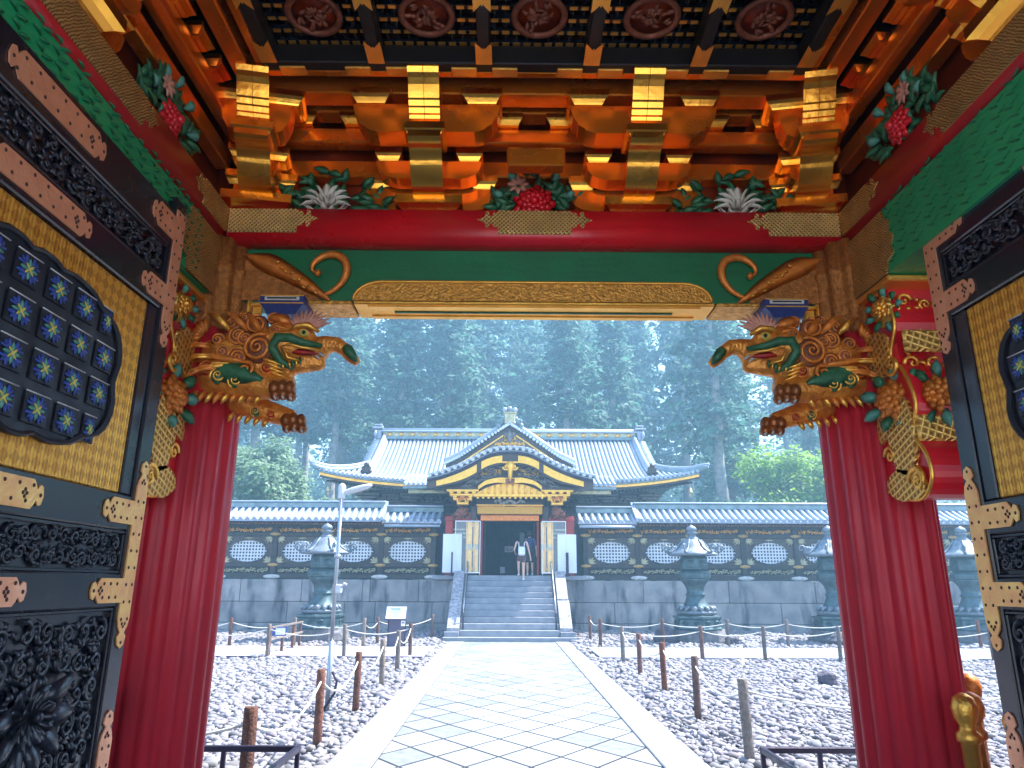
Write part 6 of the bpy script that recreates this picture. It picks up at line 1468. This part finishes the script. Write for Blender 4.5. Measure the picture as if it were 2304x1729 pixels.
        m1 = MB(); m1.spiral(q(x, z, y), -U, V_, r_, 2.0, r_*.17, .08, 6, 12, a0=x*7, depth=N_*r_*.4); m2 = MB(); m2.ell(q(x, z, y+.018), (r_, .03, r_), 10, 6); parts.append(multi('body_curl', [(m1, ma), (m2, mb_)], B_))
    m1 = MB(); m1.spiral(q(1.58, 2.985, 3.745), -U, V_, .045, 1.5, .013, a0=2, stem=q(1.80, 3.04, 3.79)); m1.tube([q(1.90, 3.04, 3.80), q(1.78, 3.07, 3.775), q(1.66, 3.04, 3.75), q(1.60, 3.03, 3.745)], [.006, .02, .022, .012], 7); sub(m1, 'leg_flame', 'orange_paint')
    for k in range(9): m1 = MB(); x = 1.86-.045*k; m1.leaf(q(x, 2.88-.002*k, 3.82), q(x+.035, 2.80, 3.80), .04, (0, -.012, 0), .3, (.5, 1, .9, .6, .05)); sub(m1, 'fur_tuft', 'orange_paint' if k % 2 else 'gold_bright')
    for k in range(5): m1 = MB(); x = 1.70-.05*k; m1.leaf(q(x, 2.80-.01*k, 3.97), q(x+.03, 2.735-.008*k, 3.96), .035, (0, -.012, 0), .3); sub(m1, 'fur_tuft', 'gold_bright')
    for (px, pz, py) in ((1.365, 2.885, 3.76), (1.355, 2.752, 3.98)):
        for k in range(3):
            m1 = MB(); c = q(px-.002*k+(.045-.038*k), pz-.006*abs(k-1), py-.012+.006*k); m1.ell(c, (.033, .042, .044), 10, 7); m1.ell(c+Vector((.012, -.006, -.042)), (.030, .036, .032), 10, 6); sub(m1, 'toe', 'beast_brown')
            m1 = MB(); m1.leaf(c+Vector((.008, -.02, -.04)), c+Vector((.022, -.028, -.075)), .022, (0, -.006, 0), .45); sub(m1, 'claw', 'ivory_carving')
    for k, (x0, z0, x1, z1) in enumerate(((1.78, 3.06, 1.96, 3.02), (1.72, 3.00, 1.93, 2.94), (1.82, 3.00, 1.95, 2.88), (1.66, 3.01, 1.86, 2.97), (1.80, 3.12, 1.95, 3.10), (1.60, 3.22, 1.75, 3.34), (1.70, 3.22, 1.84, 3.33), (1.52, 3.20, 1.62, 3.33))):
        m1 = MB(); c0, c1 = q(x0, z0, 3.77), q(x1, z1, 3.79); m1.leaf(c0, c1, .055, (0, -.02, .02), .3, (.4, 1, .9, .55, .05)); m1.tube([c0+Vector((0, -.016, .012)), (c0+c1)/2+Vector((0, -.036, .03)), c1+Vector((0, -.004, 0))], [.004, .006, .003], 5); sub(m1, 'body_flame', 'orange_paint' if k % 3 else 'gold_bright')
    for k in range(12):
        m1 = MB(); t_ = k/11; c0 = q(1.50-.20*t_, 3.075-.03*math.sin(t_*3), 3.772+.01*t_); m1.leaf(c0, c0+Vector((.012, -.008, -.05)), .022, (0, -.006, 0), .4); sub(m1, 'beard_tuft', 'green_paint' if k % 2 else 'gold_bright')
    for k in range(7):
        m1 = MB(); c0 = q(1.235-.022*k, 3.155+.012*math.sin(k*.9), 3.815); m1.tube([c0+Vector((0, .02, .035)), c0+Vector((.004, -.012, .012)), c0+Vector((.006, -.006, -.02))], [.003, .005, .003], 5); sub(m1, 'trunk_crease', 'gold_bright')
    for k in range(6): m1 = MB(); a = R(100+18*k); c = q(1.84, 3.20, 3.80); m1.leaf(c+Vector((.02*math.cos(a), 0, .02*math.sin(a))), c+Vector((.10*math.cos(a), 0, .13*math.sin(a)-.02)), .045, (0, -.012, 0), .35); sub(m1, 'mane_flame', 'orange_paint')
    if s > 0:
        for o in [B_]+parts:
            o.data.transform(Matrix.Scale(-1, 4, (1, 0, 0))); o.data.flip_normals(); o.data.transform(Matrix.Translation((.03, 0, 0)))
    return B_
beast(-1); beast(1)
# ---- gilded railing posts beside the doors
for s in (-1, 1):
    g = thing('gilded_railing', (s*2.2, 3.6, .16), 'gilded railing with carved finials beside the %s pillar' % ('right' if s > 0 else 'left'), 'railing', 'gilded railings inside the gate')
    def fin(x, y, zt, m_):
        b = MB().lathe([(.040, .16), (.040, zt-.22), (.054, zt-.21), (.054, zt-.18), (.038, zt-.165), (.034, zt-.145), (.052, zt-.11), (.060, zt-.065), (.046, zt-.02), (.014, zt)], 12, (x, y, 0)); return b.build('post', m_, g)
    fin(s*2.05, 3.66, 1.36, 'gold_bright'); fin(s*2.36, 4.1, 1.40, 'orange_paint'); fin(s*2.12, 3.40, 1.34, 'gold_bright'); fin(s*2.26, 3.40, 1.30, 'gold_bright'); fin(s*2.20, 3.85, 1.34, 'orange_paint')
    MB().box((s*2.30, 3.42, 1.12), (.40, .05, .07), .008).build('rail', 'grey_plastic', g); MB().box((s*2.30, 3.42, .7), (.40, .04, .05), .008).build('rail', 'gold_bright', g)
